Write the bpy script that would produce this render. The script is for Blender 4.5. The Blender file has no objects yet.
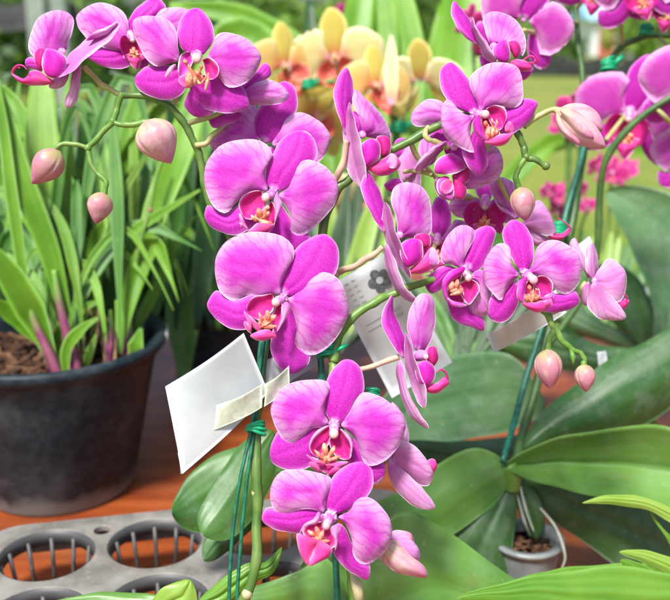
import bpy, bmesh, math, random
import numpy as np
from mathutils import Vector, Matrix
random.seed(7)
rng = np.random.default_rng(7)
C = bpy.context.scene.collection
# ------------------------------------------------------------------ camera frame
F = 930.0                                   # focal length in photo pixels (670 wide)
PITCH = math.radians(16.5)
CAM = np.array([0.0, -0.55, 0.45])
FWD = np.array([0, math.cos(PITCH), -math.sin(PITCH)])
UP = np.array([0, math.sin(PITCH), math.cos(PITCH)])
RT = np.array([1.0, 0, 0])
def P(x, y, d):
    return CAM + d*(FWD + (x-335)/F*RT - (y-300)/F*UP)
def G(x, y, z=0.0):
    r = FWD + (x-335)/F*RT - (y-300)/F*UP
    return CAM + r*((z-CAM[2])/r[2])
def depth_of(p):
    return float(np.dot(np.asarray(p)-CAM, FWD))

# ------------------------------------------------------------------ node materials
MATS = {}
class NT:
    def __init__(s, name):
        s.m = bpy.data.materials.new(name); s.m.use_nodes = True
        s.t = s.m.node_tree; s.t.nodes.clear(); MATS[name] = s.m
    def n(s, typ, **kw):
        nd = s.t.nodes.new(typ)
        ins = kw.pop('i', {})
        for k, v in kw.items(): setattr(nd, k, v)
        for k, v in ins.items(): s.put(nd.inputs[k], v)
        return nd
    def put(s, sock, v):
        if isinstance(v, bpy.types.NodeSocket): s.t.links.new(v, sock)
        elif isinstance(v, (tuple, list)) and len(v) == 3 and sock.type == 'RGBA': sock.default_value = (*v, 1)
        else: sock.default_value = v
    def math(s, op, a, b=0.0, clamp=False):
        nd = s.n('ShaderNodeMath', operation=op, use_clamp=clamp); s.put(nd.inputs[0], a); s.put(nd.inputs[1], b); return nd.outputs[0]
    def attr(s, name):
        return s.n('ShaderNodeAttribute', attribute_name=name).outputs['Fac']
    def ramp(s, v, a, b, lo=0.0, hi=1.0):
        nd = s.n('ShaderNodeMapRange', interpolation_type='SMOOTHSTEP')
        s.put(nd.inputs[0], v); nd.inputs[1].default_value = a; nd.inputs[2].default_value = b
        nd.inputs[3].default_value = lo; nd.inputs[4].default_value = hi; return nd.outputs[0]
    def mix(s, f, a, b, mode='MIX'):
        nd = s.n('ShaderNodeMix', data_type='RGBA', blend_type=mode)
        s.put(nd.inputs[0], f); s.put(nd.inputs[6], a); s.put(nd.inputs[7], b); return nd.outputs[2]
    def pos(s): return s.n('ShaderNodeNewGeometry').outputs['Position']
    def noise(s, scale, detail=2.0, vec=None, rough=.5):
        nd = s.n('ShaderNodeTexNoise'); nd.inputs['Scale'].default_value = scale; nd.inputs['Detail'].default_value = detail
        nd.inputs['Roughness'].default_value = rough
        s.put(nd.inputs['Vector'], vec if vec is not None else s.pos()); return nd.outputs[0]
    def bump(s, h, strength, dist):
        nd = s.n('ShaderNodeBump'); nd.inputs['Strength'].default_value = strength; nd.inputs['Distance'].default_value = dist
        s.put(nd.inputs['Height'], h); return nd.outputs[0]
    def out(s, col, rough=.5, nrm=None, trans=0.0, tcol=None, spec=.5, sub=0.0, sheen=0.0):
        b = s.n('ShaderNodeBsdfPrincipled')
        s.put(b.inputs['Base Color'], col); s.put(b.inputs['Roughness'], rough)
        b.inputs['Specular IOR Level'].default_value = spec
        if sheen: b.inputs['Sheen Weight'].default_value = sheen
        if nrm is not None: s.put(b.inputs['Normal'], nrm)
        sh = b.outputs[0]
        if trans:
            t = s.n('ShaderNodeBsdfTranslucent'); s.put(t.inputs[0], tcol if tcol is not None else col)
            mx = s.n('ShaderNodeMixShader'); mx.inputs[0].default_value = trans
            s.t.links.new(sh, mx.inputs[1]); s.t.links.new(t.outputs[0], mx.inputs[2]); sh = mx.outputs[0]
        o = s.n('ShaderNodeOutputMaterial'); s.t.links.new(sh, o.inputs[0]); return s.m

def petal_mat(name, light, mid, deep, rim, e1, sparkle=0.0, vein=0.0, trans=.25, basedeep=.45, rw=.55):
    t = NT(name)
    e, u, ang = t.attr('edge'), t.attr('u'), t.attr('ang')
    blotch = t.noise(140, 3)
    en = t.math('ADD', e, t.math('MULTIPLY', t.math('SUBTRACT', blotch, .5), e1*.55))
    col = t.mix(t.ramp(en, 0.0, e1), light, mid)
    col = t.mix(t.math('MULTIPLY', t.ramp(u, basedeep+.12, .05), .9), col, deep)
    if vein:
        w = t.math('ADD', t.math('MULTIPLY', ang, 19.0), t.math('MULTIPLY', t.noise(110, 3), 5.0))
        s_ = t.math('ABSOLUTE', t.math('SINE', w))
        line = t.math('POWER', t.math('SUBTRACT', 1.0, s_), 3.5)
        w2 = t.math('ADD', t.math('MULTIPLY', ang, 43.0), t.math('MULTIPLY', t.noise(170, 3), 7.0))
        l2 = t.math('POWER', t.math('SUBTRACT', 1.0, t.math('ABSOLUTE', t.math('SINE', w2))), 4.0)
        line = t.math('MAXIMUM', line, t.math('MULTIPLY', l2, t.ramp(u, .55, .8, 0, .8)))
        f = t.math('MULTIPLY', t.math('MULTIPLY', line, t.ramp(u, .15, .5)), vein)
        col = t.mix(f, col, deep)
    if sparkle:
        sp = t.noise(2600, 1)  # glitter of the surface cells, painted into the colour as light and dark grains
        col = t.mix(t.math('MULTIPLY', t.ramp(sp, .5, .72), sparkle), col, light)
        col = t.mix(t.math('MULTIPLY', t.ramp(sp, .48, .30), sparkle*.7), col, deep)
    col = t.mix(t.ramp(e, rw, rw*.15), col, rim)
    if rw < .8: col = t.mix(t.math('MULTIPLY', t.ramp(u, .13, .03), .75), col, (.80,.44,.80))
    h = t.math('ADD', t.noise(1800, 1), t.math('MULTIPLY', t.noise(260, 2), 1.5))
    t.out(col, .5, t.bump(h, .25, .0004), trans, spec=.16)

def leaf_mat(name, dark, light, rough=.35, veinf=24.0, veins=.25, spots=0.0, trans=.12, mid=.5, dust=0.0, spec=.5, base=None):
    t = NT(name)
    v, u = t.attr('v'), t.attr('u')
    n1 = t.noise(22, 4)
    col = t.mix(t.ramp(n1, .3, .7), dark, light)
    w = t.math('SINE', t.math('ADD', t.math('MULTIPLY', v, veinf), t.math('MULTIPLY', t.noise(30, 2), 1.0)))
    vv = t.math('MULTIPLY', t.math('ADD', t.math('MULTIPLY', w, .5), .5), veins)
    col = t.mix(vv, col, light)
    col = t.mix(t.math('MULTIPLY', t.ramp(t.math('ABSOLUTE', v), .05, .0), mid), col, dark)
    if base is not None:
        col = t.mix(t.ramp(u, .16, .03), col, base)
    if dust:
        col = t.mix(t.math('MULTIPLY', t.ramp(t.noise(55, 5, rough=.65), .42, .72), dust), col, (.42, .50, .44))
    if spots:
        sp = t.noise(170, 2)
        col = t.mix(t.math('MULTIPLY', t.ramp(sp, .68, .75), spots), col, (.60, .66, .58))
        col = t.mix(t.math('MULTIPLY', t.ramp(t.noise(60, 1), .73, .77), spots*.8), col, (.30, .16, .05))
    r = t.math('ADD', t.math('MULTIPLY', t.noise(48, 4), .3), rough-.15)
    nr = t.bump(t.math('ADD', t.math('MULTIPLY', w, .5 if veins > .3 else .18), t.math('MULTIPLY', t.noise(130, 3), .9)), .28, .0006)
    t.out(col, r, nr, trans, t.mix(.5, col, (.25, .42, .05)), spec=spec)

def plain_mat(name, a, b, scale=60, rough=.5, bump=.2, dist=.0008, trans=0.0, spec=.5, lo=.35, hi=.65, detail=4):
    t = NT(name); n = t.noise(scale, detail)
    t.out(t.mix(t.ramp(n, lo, hi), a, b), rough, t.bump(n, bump, dist), trans, spec=spec)

# orchid colours
petal_mat('petal_face', (.80,.46,.79), (.60,.036,.52), (.55,.003,.45), (.87,.64,.86), 12.5, .18, .66, .32)
petal_mat('sepal_face', (.74,.20,.68), (.58,.026,.49), (.52,.003,.40), (.86,.56,.81), 3.6, .55, .2, .32)
petal_mat('petal_back', (.80,.52,.75), (.69,.27,.62), (.60,.14,.50), (.88,.66,.84), 8.0, .08, .6, .32)
petal_mat('far_petal_face', (.76,.38,.70), (.59,.075,.49), (.51,.01,.37), (.84,.58,.80), 10.0, 0, .3)
petal_mat('golden_petal_face', (.86,.72,.34), (.84,.60,.20), (.80,.26,.10), (.88,.78,.46), 9.0, 0, .1, .3, .42)
petal_mat('pink_petal_face', (.70,.10,.34), (.60,.04,.25), (.50,.02,.18), (.7,.2,.4), 5.0)
petal_mat('yellow_petal_face', (.86,.83,.52), (.84,.77,.36), (.80,.36,.22), (.88,.85,.60), 9.0, 0, .1, .3, .26)
petal_mat('yellow_sepal_face', (.84,.75,.28), (.82,.69,.17), (.76,.34,.10), (.86,.76,.32), 5.0, 0, .1, .35, .34)
petal_mat('lip_outer_face', (.76,.24,.68), (.64,.02,.50), (.58,.008,.36), (.92,.70,.88), 4.2, .25, .5, .3, .35, 1.1)
petal_mat('lip_mid_face', (.84,.22,.54), (.76,.045,.34), (.75,.08,.26), (.90,.48,.70), 3.6, .3, .4, .25, .4, .9)
petal_mat('lip_fold', (.84,.56,.80), (.74,.34,.68), (.70,.16,.55), (.92,.74,.88), 3.0, .2, .3, .3, .3, .9)
petal_mat('lip_side_face', (.80,.22,.52), (.66,.018,.30), (.60,.015,.17), (.92,.66,.84), 3.2, .35, .5, .3, .45, 1.0)
def callus_mat():
    t = NT('lip_throat'); t.out(t.mix(t.ramp(t.noise(420,2),.42,.6), (.80,.30,.26), (.74,.07,.14)), .5, None, .15)
    t = NT('column_pale'); t.out(t.mix(t.ramp(t.noise(300,2),.4,.65), (.84,.56,.82), (.80,.42,.78)), .45, None, .2)
    t = NT('lip_callus'); n = t.noise(650, 2); n2 = t.noise(260, 2)
    col = t.mix(t.ramp(n2, .35, .62), (.86,.52,.34), (.82,.25,.16)); col = t.mix(t.math('MULTIPLY', t.ramp(n, .55, .64), .8), col, (.76,.10,.10)); t.out(col, .45, t.bump(n, .3, .0004), .2, spec=.3)
    t = NT('yellow_lip'); n = t.noise(300, 2)
    t.out(t.mix(t.ramp(n, .4, .6), (.66,.07,.08), (.76,.22,.14)), .45)
    t = NT('column_cap'); n = t.noise(300, 2)
    t.out(t.mix(t.ramp(n, .4, .65), (.82,.60,.56), (.80,.42,.58)), .4, None, .2)
    t = NT('column_pink'); n = t.noise(300, 2)
    t.out(t.mix(t.ramp(n, .4, .65), (.84,.42,.76), (.74,.16,.62)), .4, None, .15)
callus_mat()
def bud_mat(name, a, b, tip):
    t = NT(name); u, ang = t.attr('u'), t.attr('ang')
    w = t.math('SINE', t.math('ADD', t.math('MULTIPLY', ang, 20.0), t.math('MULTIPLY', t.noise(160, 2), 3.0)))
    col = t.mix(t.ramp(t.math('ADD', u, t.math('MULTIPLY', t.noise(90,3), .2)), .12, .55), b, a)
    col = t.mix(t.ramp(u, .55, 1.0), col, tip)
    col = t.mix(t.math('MULTIPLY', t.ramp(w, .2, 1.0), .5), col, (.58,.17,.30))
    col = t.mix(t.math('MULTIPLY', t.ramp(t.noise(120, 3), .5, .7), .4), col, (.80,.60,.58))
    t.out(col, .42, t.bump(t.math('ADD', w, t.noise(400, 2)), .25, .0005), .15, spec=.4)
bud_mat('bud_skin', (.58,.27,.31), (.46,.42,.18), (.50,.15,.28))
bud_mat('bud_skin_pale', (.70,.43,.46), (.58,.52,.30), (.66,.26,.44))
def shoot():
    t = NT('shoot_red'); u = t.attr('u'); n = t.noise(60,4)
    col = t.mix(t.ramp(n,.35,.65), (.19,.030,.10), (.27,.08,.13)); col = t.mix(t.ramp(t.math('ADD', u, t.math('MULTIPLY', n, .3)), .65, 1.05), col, (.16,.33,.05)); t.out(col, .45)
shoot()
plain_mat('stem_green', (.065,.15,.025), (.125,.21,.045), 90, .4, trans=.0)
plain_mat('stem_bright', (.10,.23,.030), (.17,.29,.06), 60, .4)
plain_mat('stalk_cream', (.52,.47,.22), (.40,.42,.14), 120, .4, trans=.1)
plain_mat('stalk_pink', (.55,.38,.30), (.58,.44,.30), 120, .4, trans=.1)
plain_mat('bract', (.40,.38,.20), (.50,.44,.26), 200, .6)
# leaves
leaf_mat('leaf_deep', (.028,.095,.022), (.055,.145,.032), .42, 30, .15, .12, .08, dust=.14, spec=.45)
leaf_mat('leaf_mid', (.075,.205,.030), (.135,.290,.050), .36, 26, .14, .14, .16, dust=.10, spec=.45)
leaf_mat('leaf_low', (.040,.130,.024), (.085,.205,.040), .38, 22, .10, .10, .12, dust=.10, spec=.45)
leaf_mat('leaf_grey', (.065,.160,.060), (.11,.22,.085), .42, 26, .2, .2, .10, dust=.18, spec=.4)
leaf_mat('leaf_bright', (.085,.255,.018), (.16,.34,.038), .38, 20, .35, 0, .2)
leaf_mat('leaf_lime', (.20,.38,.035), (.29,.44,.075), .4, 16, .3, 0, .22)
leaf_mat('blade_fresh', (.080,.265,.008), (.20,.42,.030), .42, 38, .7, .1, .28, base=(.20,.035,.10))
leaf_mat('blade_pale', (.105,.30,.015), (.25,.44,.06), .45, 38, .7, .1, .3, base=(.22,.30,.06))
leaf_mat('blade_dull', (.045,.165,.018), (.095,.245,.034), .42, 30, .35, .1, .15)
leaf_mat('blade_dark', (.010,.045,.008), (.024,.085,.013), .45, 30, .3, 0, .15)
leaf_mat('shrub_leaf', (.10,.22,.03), (.24,.36,.07), .5, 10, .1, 0, .3)
leaf_mat('shrub_leaf_dark', (.03,.085,.015), (.06,.14,.03), .5, 10, .1, 0, .2)

# ------------------------------------------------------------------ mesh collecting
class MB:
    def __init__(s): s.v=[]; s.f=[]; s.m=[]; s.a={'edge':[], 'u':[], 'v':[], 'ang':[]}; s.mats=[]
    def mi(s, name):
        if name not in s.mats: s.mats.append(name)
        return s.mats.index(name)
    def add(s, verts, faces, mat, **attrs):
        o = len(s.v); n = len(verts); s.v.extend([tuple(map(float, q)) for q in verts])
        k = mat if isinstance(mat, list) else [mat]*len(faces)
        for f, mm in zip(faces, k): s.f.append(tuple(o+i for i in f)); s.m.append(s.mi(mm))
        for key in s.a:
            s.a[key].extend(list(attrs.get(key, [5.0 if key == 'edge' else .5]*n)))
        return o
    def tube(s, pts, r, mat, sides=10, cap=True):
        pts = np.asarray(pts, float); n = len(pts)
        rr = np.full(n, r) if np.isscalar(r) else np.interp(np.linspace(0,1,n), np.linspace(0,1,len(r)), r)
        if mat.startswith('st') and n > 12:
            k1, k2 = random.uniform(0,6), random.uniform(0,6); ii = np.arange(n); rr = rr*(1+.07*np.sin(ii*.55+k1)+.05*np.sin(ii*1.37+k2))
            pts = pts + np.stack([np.sin(ii*.8+k1), np.cos(ii*.6+k2), np.sin(ii*.7+k2)],1)*rr[:,None]*.12
        tg = np.gradient(pts, axis=0); tg /= np.linalg.norm(tg, axis=1)[:,None]+1e-12
        a = np.array([0.31,.2,.93]); verts=[]; us=[]; an=[]
        for i in range(n):
            a = a - tg[i]*np.dot(a, tg[i]); a /= np.linalg.norm(a)+1e-12; b = np.cross(tg[i], a)
            for k in range(sides):
                t = 2*math.pi*k/sides; verts.append(pts[i]+rr[i]*(a*math.cos(t)+b*math.sin(t))); us.append(i/(n-1)); an.append(k/sides)
        faces = [(i*sides+k, i*sides+(k+1)%sides, (i+1)*sides+(k+1)%sides, (i+1)*sides+k) for i in range(n-1) for k in range(sides)]
        if cap:
            faces.append(tuple(range(sides))[::-1]); faces.append(tuple((n-1)*sides+k for k in range(sides)))
        s.add(verts, faces, mat, u=us, ang=an)
    def ball(s, c, r, mat, nu=10, nv=8, R=None):
        c = np.asarray(c, float); r = np.ones(3)*r if np.isscalar(r) else np.asarray(r, float)
        verts=[]; faces=[]
        for j in range(nv+1):
            ph = math.pi*j/nv
            for i in range(nu):
                th = 2*math.pi*i/nu
                q = np.array([math.sin(ph)*math.cos(th), math.sin(ph)*math.sin(th), math.cos(ph)])*r
                verts.append(c + (R@q if R is not None else q))
        for j in range(nv):
            for i in range(nu):
                faces.append((j*nu+i, j*nu+(i+1)%nu, (j+1)*nu+(i+1)%nu, (j+1)*nu+i))
        s.add(verts, faces, mat)
    def lathe(s, prof, c, mat, n=48, ax=(0,0,1), rfun=None, closed=False):
        ax = np.asarray(ax, float); ax /= np.linalg.norm(ax)
        a = np.cross(ax, [0,.17,1.0] if abs(ax[2]) < .9 else [1.0,0,0]); a /= np.linalg.norm(a); b = np.cross(ax, a)
        verts=[]; us=[]; an=[]; m = len(prof)
        for j, (r, z) in enumerate(prof):
            for i in range(n):
                t = 2*math.pi*i/n; q = r*(rfun(t, j/(m-1)) if rfun else 1)
                verts.append(np.asarray(c)+ax*z+q*(a*math.cos(t)+b*math.sin(t))); us.append(j/(m-1)); an.append(i/n)
        faces = [(j*n+i, j*n+(i+1)%n, (j+1)*n+(i+1)%n, (j+1)*n+i) for j in range(m-1) for i in range(n)]
        if closed: faces += [((m-1)*n+i, (m-1)*n+(i+1)%n, (i+1)%n, i) for i in range(n)]
        s.add(verts, faces, mat, u=us, ang=an)
    def box(s, c, half, mat, R=None):
        vs = [np.array([x,y,z])*half for x in (-1,1) for y in (-1,1) for z in (-1,1)]
        if R is not None: vs = [R@q for q in vs]
        s.add([np.asarray(c)+q for q in vs], [(0,1,3,2),(4,6,7,5),(0,4,5,1),(2,3,7,6),(0,2,6,4),(1,5,7,3)], mat)
    def build(s, name, parent=None, smooth=True, bevel=0.0, recalc=False, label=None):
        off = np.array(parent_loc(parent)) if parent else np.zeros(3)
        me = bpy.data.meshes.new(name)
        me.from_pydata([tuple(np.array(q)-off) for q in s.v], [], s.f)
        for mm in s.mats: me.materials.append(MATS[mm])
        me.polygons.foreach_set('material_index', s.m)
        me.polygons.foreach_set('use_smooth', [smooth]*len(s.f))
        for k, vals in s.a.items():
            at = me.attributes.new(k, 'FLOAT', 'POINT'); at.data.foreach_set('value', [float(q) for q in vals])
        me.update()
        if recalc:
            bm = bmesh.new(); bm.from_mesh(me); bmesh.ops.recalc_face_normals(bm, faces=bm.faces); bm.to_mesh(me); bm.free()
        o = bpy.data.objects.new(name, me); C.objects.link(o)
        if parent: o.parent = parent
        if bevel:
            md = o.modifiers.new('bevel', 'BEVEL'); md.width = bevel; md.segments = 2; md.limit_method = 'ANGLE'
        if label: o['label'] = label
        return o
def parent_loc(p):
    l = Vector((0,0,0))
    while p: l += p.location; p = p.parent
    return l
def tag(o, label, cat=None, group=None, kind=None):
    if label: o['label'] = label
    if cat: o['category'] = cat
    if group: o['group'] = group
    if kind: o['kind'] = kind
    return o
def thing(name, label, cat, loc, group=None):
    o = bpy.data.objects.new(name, None); C.objects.link(o); o.location = Vector(tuple(map(float, loc))); o.empty_display_size = .02
    return tag(o, label, cat, group)

# ------------------------------------------------------------------ curves and patches
def catmull(pts, per=8, closed=False):
    pts = np.asarray(pts, float); n = len(pts); out=[]
    segs = n if closed else n-1
    for i in range(segs):
        if closed: p0,p1,p2,p3 = pts[(i-1)%n],pts[i],pts[(i+1)%n],pts[(i+2)%n]
        else: p0,p1,p2,p3 = pts[max(i-1,0)],pts[i],pts[i+1],pts[min(i+2,n-1)]
        for k in range(per):
            t=k/per
            out.append(.5*((2*p1)+(-p0+p2)*t+(2*p0-5*p1+4*p2-p3)*t*t+(-p0+3*p1-3*p2+p3)*t**3))
    if not closed: out.append(pts[-1])
    return np.array(out)
def resample(poly, n, ease=False):
    d = np.r_[0, np.cumsum(np.linalg.norm(np.diff(poly, axis=0), axis=1))]
    t = np.linspace(0, 1, n)
    if ease: t = t - .06*np.sin(2*math.pi*t)
    t *= d[-1]
    return np.stack([np.interp(t, d, poly[:,k]) for k in range(poly.shape[1])], 1)
def grid_patch(mb, X, thick, front, back, uu=None, ang=None, mm=1000.0, camface=True, toward=None):
    """X: (N,M,3) grid of points; makes a closed thin shell that thins towards its rim."""
    N, M, _ = X.shape
    du = np.gradient(X, axis=0); dv = np.gradient(X, axis=1)
    nr = np.cross(du, dv); nl = np.linalg.norm(nr, axis=2, keepdims=True); nr = nr/np.maximum(nl, 1e-12)
    good = (nl[...,0] > 1e-11)
    nm = nr[good].mean(0); nr[~good] = nm/np.linalg.norm(nm)
    ctr = X[N//2, M//2]
    if camface and np.dot((nr*nl).reshape(-1,3).sum(0), (CAM if toward is None else np.asarray(toward))-ctr) < 0: nr = -nr; flip = True
    else: flip = False
    rim = np.concatenate([X[int(N*.12):,0], X[:,0][-1:], X[::-1,-1][:N-int(N*.12)]])
    d = np.sqrt(((X.reshape(-1,1,3)-rim[None])**2).sum(2)).min(1).reshape(N,M)*mm
    V = np.linspace(-1,1,M)[None].repeat(N,0); U = np.linspace(0,1,N)[:,None].repeat(M,1) if uu is None else uu
    A = V*.8 if ang is None else ang
    prof = np.sqrt(np.clip(1-np.abs(V)**6, 0, 1))*np.clip(np.minimum(U*12+.4, (1-U)*14+.0), 0, 1)
    fr = X + nr*thick*.5*prof[...,None]; bk = X - nr*thick*.5*prof[...,None]
    faces=[]; idx = lambda i,j: i*M+j
    fq=[(idx(i,j),idx(i,j+1),idx(i+1,j+1),idx(i+1,j)) for i in range(N-1) for j in range(M-1)]
    K=N*M
    a_, b_ = (fq, [tuple(q[::-1]) for q in fq])
    # du x dv points to +nr before flip; winding (i,j)->(i,j+1)->... gives dv x du
    if not flip: a_, b_ = b_, a_
    faces = list(a_) + [tuple(K+k for k in q) for q in b_]
    mats = [front]*len(fq)+[back]*len(fq)
    ring = [idx(0,j) for j in range(M)]+[idx(i,M-1) for i in range(1,N)]+[idx(N-1,j) for j in range(M-2,-1,-1)]+[idx(i,0) for i in range(N-2,0,-1)]
    for k in range(len(ring)):
        a, b = ring[k], ring[(k+1)%len(ring)]
        q = (a, K+a, K+b, b); faces.append(q if flip else q[::-1]); mats.append(front)
    two = lambda z: np.r_[z.ravel(), z.ravel()]
    mb.add(np.r_[fr.reshape(-1,3), bk.reshape(-1,3)], faces, mats, edge=two(d), u=two(U), v=two(V), ang=two(A))

def patch(mb, base, L, tip, R, mapf, front, back, t=0.0, s=0.0, cup=0.0, cross=0.0, wave=0.0, thick=.0006, N=22, M=15, seed=0, arch=0.0, fold=0.0, groove=0.0, irr=0.0):
    """Outline (base, left side, tip, right side) -> shaped shell. mapf(x,y,extra_depth) gives the 3-D point."""
    pts = [base]+list(L)+[tip]+list(R)[::-1]
    cl = catmull(pts, 8, True); k = (len(L)+1)*8
    lp = resample(cl[:k+1], N, True); rp = resample(np.r_[cl[k:], cl[:1]][::-1], N, True)
    if irr and N >= 18:
        jr = random.Random(seed*7+1); k1, k2, k3, k4 = [jr.uniform(0,6.28) for _ in range(4)]; tt = np.linspace(0,1,N); sc_ = irr*np.linalg.norm(np.asarray(tip,float)-np.asarray(base,float))/70*np.sin(math.pi*tt)
        ax0 = np.asarray(tip,float)-np.asarray(base,float); ax0 /= np.linalg.norm(ax0)+1e-9; pr0 = np.array([-ax0[1],ax0[0]])
        lp = lp+pr0*(sc_*(np.sin(13*tt+k1)+.7*np.sin(29*tt+k2)))[:,None]; rp = rp+pr0*(sc_*(np.sin(12*tt+k3)+.7*np.sin(31*tt+k4)))[:,None]
    V = np.linspace(-1,1,M); X = np.zeros((N,M,3)); rr = random.Random(seed); ph = rr.random()*6.28
    b = np.asarray(base, float); ax = np.asarray(tip, float)-b; ln = np.linalg.norm(ax)+1e-9; ax /= ln; pr = np.array([-ax[1], ax[0]])
    A = np.zeros((N,M)); U = np.zeros((N,M))
    for i in range(N):
        u = i/(N-1); w = math.sin(math.pi*min(1, u*.92+.04))
        for j, v in enumerate(V):
            q = lp[i]*(1-v)/2 + rp[i]*(1+v)/2
            dd = t*u**1.3 + s*v*w - cup*(1-v*v)*w + cross*v*v*v*w + arch*math.sin(math.pi*u) + fold*abs(v)*w
            dd += wave*abs(v)**3*math.sin(u*9+ph+2.1*v)*w
            dd += groove*math.exp(-(v/.13)**2)*w*(1-.6*u)
            X[i,j] = mapf(q[0], q[1], dd)
            rel = q-b; A[i,j] = math.atan2(np.dot(rel,pr), np.dot(rel,ax)+.28*ln); U[i,j] = max(0, min(1, np.linalg.norm(rel)/ln)) if w else u
    grid_patch(mb, X, thick, front, back, U, A)

def ribbon(mb, pts, widths, mat, fold=.25, twist=0.0, thick=.0009, N=26, M=7, back=None, facing=None, roll=0.0, wav=0.0):
    """Long leaf along 3-D points; width direction lies across the view (or 'facing')."""
    sp = resample(catmull(np.asarray(pts, float), 8), N)
    wd = np.interp(np.linspace(0,1,N), np.linspace(0,1,len(widths)), widths)
    tg = np.gradient(sp, axis=0); tg /= np.linalg.norm(tg, axis=1)[:,None]
    X = np.zeros((N,M,3)); V = np.linspace(-1,1,M)
    for i in range(N):
        view = (CAM-sp[i]) if facing is None else np.asarray(facing, float); view = view/np.linalg.norm(view)
        nrm = view-tg[i]*np.dot(view,tg[i]); nrm /= np.linalg.norm(nrm)+1e-9
        sd = np.cross(tg[i], nrm); a = roll+twist*(i/(N-1)-.5)
        s2 = sd*math.cos(a)+nrm*math.sin(a); n2 = -sd*math.sin(a)+nrm*math.cos(a)
        for j, v in enumerate(V):
            X[i,j] = sp[i]+s2*v*wd[i]*.5+n2*abs(v)*wd[i]*.5*fold + n2*wav*wd[i]*math.sin(i*.9+v*2)*v
    grid_patch(mb, X, thick, mat, back or mat)
def Z(x0, y0, s): return lambda q: (x0+q[0]/s, y0+q[1]/s)

# ------------------------------------------------------------------ orchid flowers
def lip_local(mb_lip, mb_col, mapl, sc=1.0, yellow=False, mid=1.0, tend=False, caponly=False):
    """mapl(x,y,z): lip space (x right, y to the dorsal side, z out of the face; photo px) -> world."""
    m3 = lambda a: np.array([mapl(*q) for q in a.reshape(-1,3)]).reshape(a.shape)
    sideM, midM, calM, outM = ('yellow_lip','yellow_lip','lip_callus','yellow_lip') if yellow else ('lip_side_face','lip_mid_face','lip_callus','lip_outer_face')
    for s in (-1, 1):
        rimp = catmull([(5*s,-4,6),(14*s,1,12),(22*s,-6,19),(24*s,-19,22),(17*s,-31,19),(8*s,-36,13)], 6)
        N, M = 15, 11; rim = resample(rimp, N); g = np.zeros((N,M,3)); wob = random.uniform(-1,1)
        for i in range(N):
            a = i/(N-1); b0 = np.array([2*s,-9,1])*(1-a)+np.array([4*s,-34,9])*a
            for j in range(M):
                b = j/(M-1); q = b0*(1-b)+rim[i]*b
                k = math.sin(math.pi*a)*math.sin(math.pi*b)
                g[i,j] = q + np.array([5.5*s*k, 0, -6*k]) + np.array([(-6*b**2+7*max(0,b-.7)/.3)*s,0,3*b**3])*math.sin(math.pi*a) + np.array([.9*s,.6,0])*b*math.sin(7*a+3*wob)
        grid_patch(mb_lip, m3(np.transpose(g, (1,0,2))), .0005, sideM, outM, toward=mapl(0,-18,30))
    N, M = 17, 13; g = np.zeros((N,M,3))
    prof = [4, 6, 10, 17, 18, 10, 7, 4.5, .8]; tw = random.uniform(-.12,.12)
    for i in range(N):
        a = i/(N-1); w = np.interp(a, np.linspace(0,1,len(prof)), prof)*(.6+.4*mid)
        c = np.array([0,-28,9])*(1-a)**2 + 2*a*(1-a)*np.array([0,-37,26]) + np.array([0,-51*mid,19])*a*a
        for j in range(M):
            v = -1+2*j/(M-1); g[i,j] = c+np.array([v*w+tw*20*a*a, 7*abs(v)**1.6*math.sin(math.pi*min(1,a*1.4)), -6*abs(v)*math.sin(math.pi*a)+1.2*math.sin(3*v+4*a)+2*math.exp(-(v*4)**2)*math.sin(math.pi*a)])
    grid_patch(mb_lip, m3(g), .0006, midM, midM)
    cl_ = np.array([[[ (-1+2*j/6)*(3+3*i/7), -5-30*i/7, 0+8*i/7-1.5*math.cos(math.pi*(j/6-.5))] for j in range(7)] for i in range(8)], float)
    grid_patch(mb_lip, m3(cl_), .0006, sideM, outM)
    if tend:
        for s in (-1, 1):
            tp = catmull([(.8*s,-49*mid,18),(3*s,-53*mid,23),(7*s,-51*mid,30),(8*s,-43*mid,33),(5*s,-38*mid,30)], 6)
            mb_lip.tube(m3(tp), [.0006,.0005,.0002], midM, 6)
    U = .00059*sc
    jt = lambda m: random.uniform(-m,m)
    for c, r in [((-3.5,-25,12),(4,5.5,4)), ((3.5,-25,12),(4,5.5,4)), ((0,-31,14),(4.5,5,4)), ((0,-20,11),(3.5,4,4))]:
        mb_lip.ball(mapl(*c), np.array(r)*U, calM, 10, 7)
    for e in [((-2,-25,13),(-6,-20,17)), ((2,-25,13),(6,-21,17)), ((-3,-29,14),(-9,-31,17)), ((3,-29,14),(8,-33,17)), ((-1,-30,15),(-3+jt(1),-37,17)), ((1,-30,15),(3+jt(1),-37,17)), ((0,-24,14),(jt(2),-17,16)), ((-1,-27,15),(-4,-23,20)), ((1,-28,15),(5,-27,20))]:
        e = np.array(e, float); e[1] += [jt(1.8),jt(1.8),jt(1.5)]
        mb_lip.tube(m3(resample(e, 5)), [2.4*U,2.5*U,1.8*U,.6*U], calM, 7)
    cp = 'column_pink' if not yellow else 'lip_callus'
    mb_col.tube(m3(catmull([(0,4,-5),(0,1.5,0),(0,-2,4),(0,-5.5,7)], 5)), [5.6*U,5.4*U,4.6*U,3.9*U], cp, 14)
    mb_col.ball(mapl(0,-6.5,7.0), np.array([4.3,4.6,4.0])*U, 'column_cap', 12, 9)
    for s in (-1,1): mb_col.tube(m3(np.array([(5.5*s,2,-1),(5*s,-3,2),(3.2*s,-8.5,6)],float)), [1.2*U,1.8*U,.8*U], cp, 8)

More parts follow.
